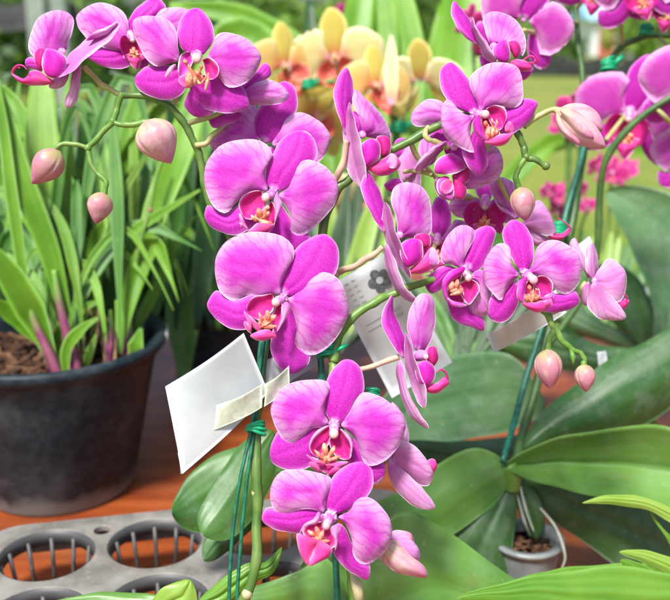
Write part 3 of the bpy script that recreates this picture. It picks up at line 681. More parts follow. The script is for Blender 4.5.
flower(front2, .534, [
 ('d',(275,272),[(243,232),(240,170),(252,100),(288,52)],(328,34),[(312,268),(352,200),(382,160),(388,108),(368,58)]),
 ('p',(255,268),[(240,230),(245,182),(260,148),(250,120),(210,108),(130,118),(78,145)],(41,205),[(235,285),(188,297),(150,332),(115,356),(80,330),(48,262)],dict(t=.006,cup=.006)),
 ('p',(302,278),[(330,240),(355,190),(390,159),(450,173),(512,222)],(541,272),[(322,300),(352,325),(370,372),(390,422),(430,432),(492,390),(532,325)],dict(t=.006,cup=.006)),
 ('s',(240,285),[(190,270),(125,290),(70,300),(46,340)],(36,392),[(230,370),(185,432),(120,448),(58,430)]),
 ('s',(322,315),[(365,350),(410,415),(458,415)],(466,458),[(330,420),(375,480),(420,502),(452,490)]),
 ], z, dict(z=Z(300,415,8.571), c=(290,85), hr=6.0, cap=(290,160,42), callus=[((205,240),(222,345),38),((295,265),(258,345),30),((125,300),(195,375),20),((350,350),(240,390),20),((212,340),(212,430),15)], pieces=[
 ('f',(245,98),[(150,145),(92,220),(80,292)],(135,355),[(265,190),(235,270),(190,340)],dict(off=.003,cup=-.005)),
 ('f',(335,125),[(250,210),(270,300),(340,375)],(424,375),[(400,168),(450,230),(444,312)],dict(off=.003,cup=-.005)),
 ('m',(218,425),[(150,378),(100,358)],(56,343),[(75,405),(110,465),(195,505)],dict(off=-.005,cup=.003)),
 ('m',(218,430),[(300,410),(350,395)],(410,412),[(355,455),(295,515),(225,512)],dict(off=-.005,cup=.003)),
 ('f',(230,330),[(150,370),(140,430)],(230,505),[(310,370),(310,440)],dict(off=-.001,cup=.001)),
 ('p',(255,88),[(170,118),(100,190)],(82,270),[(215,120),(130,190)],dict(off=-.001,cup=.002)),
 ('p',(345,118),[(395,150),(435,200),(450,260)],(436,340),[(390,180),(425,240),(438,290)],dict(off=-.001,cup=.002))]))
z = Z(250,450,3.526)
flower(front2, .512, [
 ('d',(282,226),[(265,190),(278,120),(308,75),(350,50)],(395,41),[(312,226),(368,202),(412,165),(434,120),(430,68)]),
 ('p',(260,218),[(264,180),(284,130),(280,95),(220,75),(150,67),(98,85)],(71,142),[(212,206),(160,216),(112,231),(80,200)],dict(t=.006,cup=.005)),
 ('p',(312,236),[(350,215),(372,178),(400,162),(452,190),(492,242)],(501,300),[(335,260),(360,320),(364,370),(390,400),(432,396),(482,350)],dict(t=.006,cup=.006)),
 ('s',(262,225),[(200,190),(125,205),(62,202)],(41,245),[(250,255),(205,290),(150,292),(80,276)]),
 ('s',(300,262),[(285,320),(288,352),(322,402),(372,442)],(416,457),[(330,270),(362,330),(394,395),(422,405)]),
 ], z, dict(z=Z(285,500,8.571), c=(388,145), hr=7.2, cap=(350,218,40), callus=[((195,260),(262,305),25),((262,225),(290,310),30),((330,255),(300,350),30),((385,350),(310,352),20),((235,320),(295,358),20)], pieces=[
 ('f',(330,190),[(230,200),(150,250),(180,320)],(330,425),[(395,250),(438,330),(425,400)],dict(off=.003,cup=-.004)),
 ('m',(275,342),[(190,312),(102,286),(112,400),(148,500)],(198,562),[(262,400),(232,470),(206,530)],dict(off=-.005,t=-.002,cup=.003)),
 ('m',(280,342),[(256,410),(230,480),(204,540)],(216,566),[(330,358),(388,398),(404,440),(372,492),(290,535)],dict(off=-.005,t=-.002,cup=.003)),
 ('p',(288,100),[(240,165),(170,205)],(128,280),[(305,150),(265,205),(180,220)],dict(off=-.004,cup=.003)),
 ('p',(455,212),[(398,230),(398,290),(430,340)],(430,430),[(472,250),(452,320),(447,385)],dict(off=-.005,cup=.003))]))
flower(front2, .560, [
 ('p',(392,461),[(397,440),(410,443),(424,456)],(433.5,474),[(396,470),(411,481),(427,486)],dict(f='b',s=.003)),
 ('s',(389,460),[(389,478),(404,499),(420,509)],(435,508),[(400,467),(416,482),(430,497)],dict(f='b',off=-.002)),
 ('p',(395,455),[(398,430),(393,412)],(392,402),[(408,450),(408,430),(402,412)],dict(f='b',off=.002)),
 ('d',(393,458),[(388,440),(388,425)],(395,415),[(400,450),(402,435)],dict(f='b',off=.005)),
 ], None, dict(c=(391,460), pieces=[('m',(424,468),[(428,460),(434,459)],(437,465),[(427,474),(434,473)],dict(off=.006))]), label='half turned magenta flower showing its pale back')
z = Z(370,290,4.286)
flower(front2, .541, [
 ('d',(135,288),[(98,240),(60,170),(51,100)],(95,19),[(150,285),(150,215),(128,150),(100,80)],dict(s=.005)),
 ('p',(198,258),[(168,200),(160,140),(178,65),(208,22)],(246,14),[(240,255),(272,180),(281,110),(275,42)],dict(off=.008,s=.003)),
 ('p',(152,184),[(148,275),(165,380),(200,472)],(236,505),[(182,250),(212,345),(242,440)],dict(f='b',s=-.009,off=-.006,cup=-.002)),
 ('s',(130,298),[(110,345),(126,430),(172,542)],(243,594),[(148,340),(162,425),(202,512),(248,576)],dict(f='b',s=-.004)),
 ], z, dict(c=(195,280), cap=(240,286), tendrils=[[(325,395),(330,372),(322,350),(303,340),(286,354)],[(335,395),(328,360),(310,346)]], pieces=[
 ('f',(268,325),[(245,300),(238,265),(250,245)],(275,242),[(286,312),(294,285),(289,255)],dict(off=.002)),
 ('l',(190,300),[(195,270),(215,255)],(250,268),[(215,305),(240,300)],dict(off=-.002)),
 ('m',(232,412),[(255,403),(292,394),(320,370)],(340,396),[(250,440),(290,442),(326,416)],dict(off=-.004)),
 ('n',(236,410),[(205,387),(193,345),(204,315)],(240,302),[(264,402),(280,365),(273,325)],dict(off=-.007,cup=.0045))]))

# ------------------------------------------------------------------ stems, stalks and buds
def stem(plant, pts, r, mat='stem_green', name='stem'):
    return stalk(plant, pts, r, mat, name)
stem(front1, [(236,640,.53),(239,612,.53),(246,595,.53),(255,570,.53),(257,530,.535),(257,480,.54),(256,430,.545),(260,390,.55),(264,340,.556),(255,290,.566),(232,240,.575),(211,205,.578),(204,180,.578),(200,158,.577),(194,142,.575),(182,120,.572),(166,104,.57),(145,96,.568),(121,95,.566)], [.0031,.003,.003,.0028,.0026,.0024,.0023,.0021])
for x, y, d in [(257,493,.539),(247,594,.529),(196,145,.575),(121,95,.566),(113,121,.566),(88,148,.566)]:
    mb = MB(); mb.ball(P(x,y,d), .0033 if y > 300 else .0024, 'bract' if y > 300 else 'stem_bright', 10, 8); mb.build('stem_node', front1)
stem(front1, [(121,95,.566),(117,108,.566),(113,121,.566),(101,134,.566),(88,148,.566)], [.0021,.0019,.0017], 'stem_bright', 'stem_tip')
stalk(front1, [(121,95,.566),(107,88,.566),(94,77,.566),(84,66,.565)], .0017, 'stalk_cream')
stalk(front1, [(196,146,.574),(206,143,.573),(214,134,.575),(226,124,.585)], .0018, 'stalk_cream')
stalk(front1, [(113,121,.566),(122,125,.565),(136,124,.564),(148,122,.564)], [.0016,.0017,.0021], 'stem_bright')
stalk(front1, [(88,148,.566),(74,144,.566),(60,145,.566),(53,152,.566)], [.0014,.0015,.0018], 'stem_bright')
stalk(front1, [(88,148,.566),(90,160,.566),(96,172,.566),(106,182,.566),(104,195,.566)], [.0016,.0014,.0018], 'stem_bright')
stalk(front1, [(284,297,.545),(275,292,.556),(262,300,.566)], .0016); stalk(front1, [(272,192,.565),(262,205,.572),(240,235,.576)], .0016)
stalk(front1, [(264,142,.592),(240,150,.585),(204,172,.578)], .0016); stalk(front1, [(193,60,.562),(185,85,.572),(172,105,.571)], .0016)
stalk(front1, [(238,100,.578),(215,115,.577),(186,124,.573)], .0016); stalk(front1, [(132,36,.599),(150,60,.602),(160,88,.585),(150,97,.572)], .0016)
bud(front1, (146,120), (171,163.5), 41, .562, 'bud_skin_pale', .05, .004)
bud(front1, (60,151), (32,184), 31, .566, 'bud_skin', .05)
bud(front1, (103,192), (96,224), 25, .566, 'bud_skin', .05)

stem(front2, [(352,640,.54),(353,600,.54),(352,570,.542),(347,500,.548),(340,430,.552),(334,380,.552),(333,362,.553)], .0029, 'stem_bright')
mb = MB(); mb.tube([P(351,570,.536),P(357,585,.534),P(360,604,.535)], [.001,.0035,.0030], 'bract', 10); mb.ball(P(352,572,.541), .0034, 'stem_bright'); mb.build('bract', front2)
stem(front2, [(333,362,.553),(330,345,.556),(320,310,.566),(318,270,.572),(324,225,.574),(336,193,.572),(348,180,.571),(370,164,.57),(400,146,.57),(430,130,.57),(446,122,.568),(465,115,.566),(490,114,.562),(510,124,.56),(520,138,.56),(524,148,.56),(526,157,.56),(536,160,.56),(546,166,.56)], [.0026,.0027,.0027,.0026,.0026,.0024,.0022,.002,.0017])
for x, y, d in [(436,127,.57),(526,157,.56),(546,166,.56)]:
    mb = MB(); mb.ball(P(x,y,d), .0026, 'stem_green', 10, 8); mb.build('stem_node', front2)
stem(front2, [(333,362,.553),(340,335,.554),(352,318,.556),(370,305,.558),(385,297,.560),(405,289,.562),(425,282,.566),(450,278,.572),(490,282,.575),(525,297,.568),(545,312,.562),(553,326,.56),(562,340,.56),(572,350,.56)], [.0028,.0026,.0024,.0022,.0021,.0019], 'stem_bright', 'stem_branch')
stalk(front2, [(338,272,.566),(352,267,.560),(368,258,.556),(383,247,.553)], [.002,.0021,.0018], 'stalk_pink')
stalk(front2, [(322,300,.570),(338,272,.566)], .002, 'stalk_pink')
stalk(front2, [(334,374,.552),(350,373,.55),(372,366,.547),(399,357,.545)], [.0016,.0017,.0017], 'stalk_pink')
stalk(front2, [(329,194,.573),(336,178,.568),(342,165,.565),(347,140,.562)], [.002,.0022,.0018], 'stalk_pink')
stalk(front2, [(428,128,.57),(425,133,.566),(428,139,.565),(438,143,.568),(448,148,.572)], .0017, 'stalk_cream')
stalk(front2, [(404,172,.59),(418,171,.582),(432,175,.575)], .0014, 'stalk_cream')
stalk(front2, [(524,127,.56),(534,119,.56),(548,111,.559),(561,110,.558)], [.0017,.0017,.002], 'stalk_cream')
stalk(front2, [(526,157,.56),(519,168,.56),(516,178,.561),(519,189,.562)], [.0017,.0016,.002], 'stem_bright')
stalk(front2, [(480,108,.556),(490,114,.562)], .0017); stalk(front2, [(495,45,.585),(500,80,.575),(498,112,.562)], .0016)
stalk(front2, [(484,202,.617),(450,190,.60),(420,160,.58),(410,142,.57)], .0016); stalk(front2, [(436,240,.63),(430,265,.6),(428,281,.567)], .0016)
stalk(front2, [(466,275,.57),(470,278,.573)], .0016); stalk(front2, [(522,275,.553),(520,294,.569)], .0016)
stalk(front2, [(516,214,.602),(490,160,.58),(484,114,.563)], .0016)
stalk(front2, [(586,283,.571),(574,297,.57),(560,308,.566),(548,315,.562)], .0017, 'stalk_cream')
stalk(front2, [(333,428,.54),(337,420,.546),(339,415,.551)], .0016); stalk(front2, [(330,514,.52),(340,505,.535),(346,495,.548)], .0016)
stalk(front2, [(390,461,.562),(370,455,.558),(343,455,.551)], .0016, 'stalk_cream'); stalk(front2, [(386,546,.545),(370,535,.546),(349,525,.546)], .0016, 'stalk_cream')
stalk(front2, [(555,330,.56),(551,335,.559),(548,343,.559),(548,352,.559)], [.0019,.0018,.0025], 'stem_bright')
stalk(front2, [(572,350,.56),(579,352,.56),(584,358,.56),(584,366,.56)], [.0016,.0014,.002], 'stem_bright')
mb = MB(); mb.tube([P(571,350,.558),P(573,357,.557),P(573,365,.557)], [.0012,.0018,.0004], 'stem_bright', 8); mb.build('bract', front2)
bud(front2, (547,349), (550,389), 29, .557, 'bud_skin', .06)
bud(front2, (584,364), (586,392), 21, .559, 'bud_skin', .06)
bud(front2, (520,187), (526,221), 26, .558, 'bud_skin', .06)
def half_open(plant, pcs, d, label):
    mb = MB(); mb.ball(P(pcs[0][0][0], pcs[0][0][1], d), .002, 'stalk_cream'); b = mb.build('opening_bud', plant, label=label)
    for k, (base, L, tip, R, o) in enumerate(pcs):
        mb = MB(); oo = dict(o); off = oo.pop('off', 0)
        patch(mb, base, L, tip, R, lambda x,y,e: P(x,y,d+off+e), 'bud_skin_pale' if oo.pop('pale', True) else 'petal_back', 'petal_face', seed=50+k, **oo); mb.build('sepal', b)
half_open(front2, [((384,546),[(390,533),(402,531)],(419,549),[(395,556),(408,566),(418,562)],dict(off=.003,cup=.006,pale=False)),
 ((384,545),[(382,556),(392,570),(410,576)],(427,577),[(396,540),(410,555),(424,566)],dict(off=-.003,cup=.008)),
 ((386,542),[(381,550),(380,560)],(400,574),[(396,545),(402,560)],dict(off=-.001,cup=.006)),
 ((386,544),[(388,534),(398,530)],(412,534),[(392,552),(405,556),(414,548)],dict(off=.006,cup=.006))], .535, 'opening pale bud beside the lowest flower')
half_open(front2, [((558,112),[(568,104),(584,104),(598,113)],(603,129),[(570,122),(588,132),(598,134)],dict(off=.003,cup=.008)),
 ((558,111),[(572,108),(590,120),(600,132)],(605.5,146.5),[(557,124),(566,138),(582,146),(596,149)],dict(off=-.004,cup=.009)),
 ((557,112),[(556,122),(562,134)],(578,145),[(562,118),(570,130),(580,140)],dict(off=-.0085,cup=.004)),
 ((560,110),[(572,112),(584,122)],(594,137),[(566,120),(576,132),(586,138)],dict(off=-.0125,cup=.003))], .557, 'pointed pale bud with folded sepals on a cream stalk')

# ------------------------------------------------------------------ stakes, ties, tags
for nm in ('stake_teal','stake_green'):
    pass
plain_mat('stake_teal', (.006,.10,.060), (.015,.17,.105), 200, .35)
plain_mat('wire_green', (.005,.085,.045), (.012,.16,.085), 200, .4)
plain_mat('tie_green', (.0,.30,.13), (.01,.42,.20), 300, .4, .3)
def clear_mat():
    t = NT('stake_clear'); n = t.noise(200, 2); t.out(t.mix(n, (.30,.42,.38), (.48,.58,.54)), .15, None, .3)
    t = NT('tag_paper'); n = t.noise(40, 3); t.out(t.mix(t.ramp(n,.3,.7), (.52,.56,.57), (.62,.655,.66)), .55, t.bump(t.noise(900,2), .08, .0003), .12)
    t = NT('tape'); n = t.noise(300, 4)
    t.out(t.mix(t.ramp(n,.35,.65), (.72,.75,.62), (.60,.64,.50)), .35, t.bump(n, .3, .0005), .25)
    t = NT('tag_ink'); t.out(t.mix(t.ramp(t.noise(300,2),.3,.7), (.07,.09,.10), (.14,.17,.17)), .6)
    t = NT('tag_ink_pale'); t.out((.36,.40,.41), .6)
    t = NT('tag_border'); t.out((.70,.74,.76), .5)
clear_mat()
def rod(name, pts, r, mat, label, cat):
    mb = MB(); q = [P(*p) for p in pts]; mb.tube(catmull(q, 6), r, mat, 10); o = mb.build(name); return tag(o, label, cat)
def wire_pair():
    t = thing('support_wire', 'thin dark green double wire beside the left orchid stem, below the bright green tie', 'wire', P(240,600,.53))
    for pts in ([(264,335,.545),(258,380,.543),(251,430,.540),(240,480,.534),(232,540,.531),(229,600,.53),(229,650,.53)], [(267,335,.547),(261,380,.546),(254,430,.542),(247,480,.536),(241,540,.533),(237,600,.531),(237,650,.53)]):
        mb = MB(); mb.tube(catmull([P(*p) for p in pts], 7), .0011, 'wire_green', 8); mb.build('wire', t)
wire_pair()
rod('plant_stake', [(262.5,338,.551),(258,385,.548),(254,428,.545)], .0021, 'stake_teal', 'short teal stake running down behind the taped white tag into the bright green tie', 'stake')
rod('plant_stake', [(320,350,.560),(322,380,.560),(328,450,.558),(333,520,.553),(336,560,.550),(338,640,.546)], .0022, 'stake_teal', 'teal stake under the lowest open flower in the centre, tied near its pale top', 'stake')
def twist(name, px, py, d, w, h, label, loose=0.0):
    t = MB(); k = d/F
    for j in range(4):
        y = py+(j-1.5)*h*.21+random.uniform(-.6,.6); w_ = w*random.uniform(.86,1.08); a = random.uniform(-.28,.28)
        ring = [P(px+w_*.5*math.cos(q)*(1+.08*math.sin(3*q+j)), y+a*w_*.5*math.cos(q)+1.2*math.sin(q)+.5*math.sin(2*q+j), d+w_*.5*k*math.sin(q)) for q in np.linspace(0, 6.283, 22)]
        t.tube(ring, h*.15*k, 'tie_green', 7)
    if loose:
        t.tube(catmull([P(px+w*.4,py,d-.004),P(px+w*.7,py-h*.3,d-.006),P(px+w*.95,py-h*.5,d-.003)],5), h*.2*k, 'tie_green', 7)
    o = t.build(name); return tag(o, label, 'tie')
twist('twist_tie', 255.5, 428, .541, 17, 12, 'bright green tie binding wires and stem below the taped white tag')
twist('twist_tie', 328, 351, .556, 19, 11, 'bright green tie with a loose end on the stem below the largest centre left bloom', .6)
twist('twist_tie', 373, 393, .60, 12, 10, 'blurred green tie in front of the printed tag, behind the two central blooms')
def sheet(mb, cs, mat, bow=0.0, curl=0.0, n=12, thick=.0004, off=0.0, back=None, d2=None):
    c = [np.array(P(*q)) for q in cs]; X = np.zeros((n,n,3))
    nr = np.cross(c[1]-c[0], c[3]-c[0]); nr /= np.linalg.norm(nr)
    if np.dot(nr, CAM-c[0]) < 0: nr = -nr
    for i in range(n):
        for j in range(n):
            u, v = j/(n-1), i/(n-1)
            X[i,j] = (c[0]*(1-u)+c[1]*u)*(1-v)+(c[3]*(1-u)+c[2]*u)*v + nr*(off+bow*math.sin(math.pi*u)+curl*(1-u)**3+ .0006*math.sin(5*u+3*v))
    grid_patch(mb, X, thick, mat, back or mat); return X, nr
# main folded tag (held to the stake with tape)
t1 = thing('plant_tag', 'large blank white paper tag taped to the stake left of the orchid stem', 'tag', P(262,400,.546))
mb = MB(); sheet(mb, [(164,386,.512),(244,333,.530),(268,392,.5445),(181,473,.516)], 'tag_paper', .0065, .003, n=20); mb.build('paper', t1)
mb = MB(); sheet(mb, [(177,453,.5135),(184,452,.5165),(186,468,.5175),(180,474,.514)], 'tag_paper', .001, off=.0008); mb.build('folded_corner', t1)
mb = MB(); sheet(mb, [(258,362,.552),(330,338,.575),(336,352,.575),(262,398,.552)], 'tag_paper', .003); mb.build('paper_tail', t1)
mb = MB(); sheet(mb, [(213,403,.5225),(259,382,.5345),(258,405,.5365),(210,428,.5235)], 'tape', .003, off=.0052, thick=.0003); sheet(mb, [(259,382,.5345),(284,364,.546),(283,388,.547),(258,405,.5365)], 'tape', .001, off=.0052, thick=.0003); mb.build('tape', t1)
# printed tag behind
t2 = thing('plant_tag', 'white printed tag with a grey flower emblem hanging behind the centre stems', 'tag', P(400,330,.66))
tc = [(332,284,.655),(388,251,.655),(452,362,.675),(392,398,.675)]
mb = MB(); X, nrm = sheet(mb, tc, 'tag_paper', .001); mb.build('paper', t2)
c4 = [np.array(P(*q)) for q in tc]
def on_tag(u, v, off=.0008): return (c4[0]*(1-u)+c4[1]*u)*(1-v)+(c4[3]*(1-u)+c4[2]*u)*v+nrm*(off+.001*math.sin(math.pi*u))
mb = MB(); ex = (c4[1]-c4[0])/np.linalg.norm(c4[1]-c4[0]); ey = np.cross(nrm, ex)
cen = on_tag(.665,.155)
for k in range(5):
    a = k*2*math.pi/5+.5; cc = cen+.0052*(ex*math.cos(a)+ey*math.sin(a)); R = np.stack([ex,ey,nrm],1); Rz = np.array([[math.cos(a),-math.sin(a),0],[math.sin(a),math.cos(a),0],[0,0,1]])
    ring = [cc+ (R@Rz)@np.array([.0036*math.cos(q), .0034*math.sin(q), .0]) for q in np.linspace(0,6.283,20)[:-1]]
    mb.add(ring+[q+nrm*.0003 for q in ring], [tuple(range(19)), tuple(range(19,38))]+[(i,(i+1)%19,19+(i+1)%19,19+i) for i in range(19)], 'tag_ink')
ring = [cen+nrm*.0005+.0026*(ex*math.cos(q)+ey*math.sin(q)) for q in np.linspace(0,6.283,18)[:-1]]
mb.add(ring+[q+nrm*.0003 for q in ring], [tuple(range(17)), tuple(range(17,34))]+[(i,(i+1)%17,17+(i+1)%17,17+i) for i in range(17)], 'tag_paper')
mb.build('emblem', t2, smooth=False)
mb = MB()
for k in range(5):
    for g in range(2):
        u0 = .16+.11*g; v0 = .05+.045*k
        q = [on_tag(u0,v0), on_tag(u0+.07,v0), on_tag(u0+.07,v0+.012), on_tag(u0,v0+.012)]
        mb.add(q+[w+nrm*.0002 for w in q], [(0,1,2,3),(4,5,6,7),(0,1,5,4),(1,2,6,5),(2,3,7,6),(3,0,4,7)], 'tag_ink_pale')
for k in range(2):
    v0 = .40+.05*k; q = [on_tag(.15,v0), on_tag(.75,v0), on_tag(.75,v0+.010), on_tag(.15,v0+.010)]
    mb.add(q+[w+nrm*.0002 for w in q], [(0,1,2,3),(4,5,6,7),(0,1,5,4),(1,2,6,5),(2,3,7,6),(3,0,4,7)], 'tag_ink_pale')
mb.build('printed_marks', t2, smooth=False)
t3 = MB(); sheet(t3, [(486,334,.60),(556,290,.60),(566,312,.61),(494,353,.61)], 'tag_paper', .002); tag(t3.build('plant_tag'), 'blank white tag sticking out below the twin blooms at right centre', 'tag')
t4 = MB(); sheet(t4, [(576,246,.70),(590,236,.70),(598,262,.70),(580,268,.70)], 'tag_paper', .001); tag(t4.build('plant_tag'), 'small white tag tip showing just above the back turned bloom at right', 'tag')
t5 = MB(); sheet(t5, [(597,352,.80),(606,351,.80),(608,366,.80),(599,368,.80)], 'tag_paper', .001); tag(t5.build('plant_tag'), 'tiny white tag end beside the smaller hanging bud at right', 'tag')
# ================================================================== broad orchid leaves
def leaf(plant, base, L, tip, R, d, mat, t=0.0, s=0.0, cup=-.012, fold=0.0, back=None, N=30, M=21, wave=.002, thick=.0016, label=None, cross=0.0, arch=0.0):
    mb = MB(); fl_seed[0] += 1
    patch(mb, base, L, tip, R, lambda x,y,e: P(x,y,d+e), mat, back or 'leaf_grey', t=t, s=s, cup=cup, fold=fold, N=N, M=M, wave=wave, thick=thick, seed=fl_seed[0], cross=cross, arch=arch, groove=.0028, irr=.35)
    return mb.build('leaf', plant, label=label)
# leaves of the centre plant, bottom middle
leaf(front2, (352,640), [(290,640),(235,625),(215,612)], (196,604), [(330,560),(300,570),(262,583),(225,597)], .60, 'leaf_mid', t=.02, cup=.004)
leaf(front2, (345,625), [(300,600),(330,562),(385,522),(420,515)], (560,618), [(380,650),(450,660),(520,650)], .63, 'leaf_mid', t=.0, cup=.006)
# leaves of the left plant
leaf(front1, (268,452), [(238,446),(204,462),(180,488)], (172,514), [(255,500),(228,528),(192,532)], .67, 'leaf_low', t=-.03, cup=.001, fold=.006)
leaf(front1, (274,432), [(246,440),(214,482),(198,516)], (204,536), [(274,480),(252,520),(226,540)], .645, 'leaf_low', t=-.03, cup=.001, fold=.007)
leaf(front1, (262,492), [(228,522),(205,538)], (203,560), [(258,520),(232,548),(215,560)], .662, 'leaf_deep', t=-.01, cup=.001, fold=.004)
leaf(front1, (196,606), [(220,580),(245,564),(265,562)], (282,547), [(225,606),(252,586),(274,572)], .555, 'leaf_bright', t=.01, cup=.003, back='leaf_bright')
leaf(front1, (150,612), [(160,590),(176,582)], (190,580), [(194,610),(197,599),(195,588)], .56, 'leaf_lime', cup=.003, back='leaf_lime')
leaf(front1, (215,618), [(150,594),(100,592),(75,597)], (52,602), [(180,640),(110,625),(70,612)], .60, 'leaf_mid', cup=.003)
# ------------------------------------------------------------------ the orchid behind, right
back1 = thing('orchid_plant', 'moth orchid with broad dark leaves at right and blurred blooms at top right', 'orchid', P(512,500,.74))
leaf(back1, (506,466), [(560,436),(620,428),(670,428)], (720,470), [(560,488),(620,502),(680,512)], .735, 'leaf_mid', t=-.02, cup=-.010, fold=-.012, label='light green glossy leaf reaching right')
leaf(back1, (524,450), [(540,415),(590,372),(640,345),(690,320)], (740,330), [(560,448),(620,436),(670,408),(720,370)], .755, 'leaf_deep', t=.03, cup=.008, fold=.010, label='dark green leaf with pale dusty spots rising to the right')
leaf(back1, (508,464), [(475,448),(440,463),(400,490),(350,520)], (300,570), [(505,490),(475,520),(430,548),(370,580)], .735, 'leaf_mid', t=-.07, cup=-.008, fold=.012, label='leaf reaching towards the lowest blooms')
leaf(back1, (512,475), [(480,500),(440,540),(410,590)], (430,660), [(516,510),(511,570),(500,620)], .745, 'leaf_deep', t=-.03, cup=.008, label='dark hanging leaf with orange specks')
leaf(back1, (520,470), [(560,478),(620,490),(680,510)], (740,580), [(550,515),(600,555),(660,590)], .765, 'leaf_deep', t=.01, cup=.006)
leaf(back1, (512,470), [(512,490),(520,515)], (535,540), [(520,475),(540,500),(545,525)], .75, 'leaf_deep', cup=.004)
mb = MB(); mb.tube(catmull([P(511,490,.742),P(512,476,.740),P(508,464,.737)],5), [.007,.008,.006], 'stem_bright', 12); mb.build('crown', back1)
mb = MB()
for pts in ([(520,485,.74),(528,510,.735),(534,530,.74)], [(540,508,.73),(556,528,.715),(565,555,.712),(566,570,.715)], [(516,490,.745),(524,520,.74),(530,540,.75)]):
    mb.tube(catmull([P(*p) for p in pts],6), [.0018,.0026,.0016], 'leaf_root', 8) if 'leaf_root' in MATS else None
plain_mat('root_grey', (.30,.36,.28), (.45,.48,.40), 120, .6)
mb = MB()
for pts in ([(520,485,.74),(526,510,.735),(534,532,.735)], [(540,508,.73),(556,528,.712),(565,555,.708),(562,568,.71)], [(516,490,.745),(524,520,.74),(530,536,.75)]):
    mb.tube(catmull([P(*p) for p in pts],6), [.0009,.0014,.0008], 'root_grey', 8)
mb.build('aerial_root', back1)
plain_mat('stem_dark', (.035,.095,.022), (.07,.15,.035), 90, .45)
# spike of the back orchid
stem(back1, [(512,476,.742),(527,420,.78),(545,350,.80),(562,270,.82),(575,205,.835),(583,150,.84),(585,105,.84)], [.0042,.004,.0038], 'stem_dark')
stem(back1, [(585,105,.84),(596,85,.84),(610,60,.84),(626,44,.84),(650,36,.84),(690,36,.84)], [.0034,.0026], 'stem_dark', 'stem_branch')
stem(back1, [(585,105,.84),(582,70,.845),(578,40,.85),(576,5,.855),(572,-20,.86)], [.003,.002], 'stem_dark', 'stem_branch')
stem(back1, [(596,260,.80),(600,200,.79),(606,160,.78),(640,118,.77),(700,80,.76)], .003, 'stem_dark', 'stem_branch')
stem(back1, [(545,350,.80),(580,300,.80),(596,260,.80)], .003, 'stem_dark', 'stem_branch')
rod('plant_stake', [(503,462,.728),(520,400,.77),(545,315,.80),(566,215,.825),(586,140,.832),(604,70,.832)], .0026, 'stake_teal', 'long thin teal stake rising from the broad leaves at right to the blurred blooms', 'stake')
twist('twist_tie', 609, 64, .832, 14, 14, 'green tie on the arching stem just below the top right blooms', .4)
twist('twist_tie', 646, 30, .832, 12, 12, 'green tie at the top of the arch among the top right blooms')
twist('twist_tie', 560, 229, .815, 14, 16, 'green tie on the teal stake beside the back turned bloom at right')

# ------------------------------------------------------------------ flowers seen out of focus (one outline, turned per flower)
TPL = [('d',(0,-2),[(-9,-12),(-9,-30),(-6,-48),(4,-60)],(14,-65),[(10,-4),(21,-20),(29,-32),(30,-45),(25,-58)]),
 ('p',(-5,-3),[(-9,-14),(-8,-26),(-4,-36),(-7,-42),(-17,-46),(-39,-43),(-53,-36)],(-63,-20),[(-11,2),(-23,5),(-33,14),(-43,20),(-52,14),(-61,-4)]),
 ('p',(7,0),[(15,-12),(21,-23),(31,-31),(47,-28),(63,-15)],(71,-1),[(13,6),(21,13),(26,25),(31,38),(42,41),(58,30),(69,13)]),
 ('s',(-11,5),[(-25,12),(-44,21),(-58,11),(-62,19)],(-64,31),[(-12,25),(-24,42),(-42,46),(-58,41)]),
 ('s',(12,10),[(24,20),(36,37),(49,37)],(51,48),[(15,38),(27,55),(39,60),(47,57)])]
def far_flower(plant, cx, cy, size, d, roll=0.0, yaw=0.0, pit=0.0, mats=None, back='petal_back', yellow=False, N=12, M=9, lipsc=1.0, lip=True, keep='dps'):
    sc = size/135; o = P(cx,cy,d); k = d/F*sc
    vd = (o-CAM)/np.linalg.norm(o-CAM); r = np.cross(vd, UP); r /= np.linalg.norm(r); u = np.cross(r, vd)
    cr, sr = math.cos(roll), math.sin(roll)
    X0 = cr*r - sr*u; Y0 = -(sr*r + cr*u)          # image-like axes: x right, y down, roll clockwise
    ZV = vd
    X1 = X0*math.cos(yaw) + ZV*math.sin(yaw); Z1 = ZV*math.cos(yaw) - X0*math.sin(yaw)
    Y1 = Y0*math.cos(pit) + Z1*math.sin(pit); Z2 = Z1*math.cos(pit) - Y0*math.sin(pit)
    mbc, mbl = MB(), MB()
    ml = lambda x,y,z: o + k*(x*X1 - y*Y1 - z*Z2)
    if lip: lip_local(mbl, mbc, ml, sc*d/.55*lipsc, yellow, 1.0, False)
    else: mbc.ball(o+Z2*.003, .003*sc, 'column_pink', 8, 6)
    fl = mbc.build('flower', plant)
    for kind, b, L, tip, R in TPL:
        if kind not in keep: continue
        nm, fm = KN[kind]; fm = (mats or {}).get(kind, 'far_petal_face' if kind == 'p' else 'sepal_face'); q = dict(DEF[kind]); off = q.pop('off')
        mb = MB(); fl_seed[0] += 1
        patch(mb, b, L, tip, R, lambda x,y,e: o + k*(x*X1+y*Y1) + (e+off)*sc*Z2, fm, back, seed=fl_seed[0], N=N, M=M, **q); mb.build(nm, fl)
    if lip: mbl.build('lip', fl)
    return fl
for a in [(524,20,98,.72,.25,.1,0), (598,-20,86,.80,.2,0,.2), (636,-14,92,.79,-.3,.2,.1), (672,-4,90,.80,.3,.1,.2), (694,78,112,.76,-.2,.3,.2), (630,113,118,.82,.1,-.1,.1), (694,150,86,.80,-.3,.2,0)]:
    far_flower(back1, *a, lip=(a[0] != 524))
stalk(back1, [(524,30,.705),(548,34,.76),(566,24,.82),(577,22,.85)], .0018); stalk(back1, [(634,-8,.80),(622,20,.82),(622,46,.84)], .002)
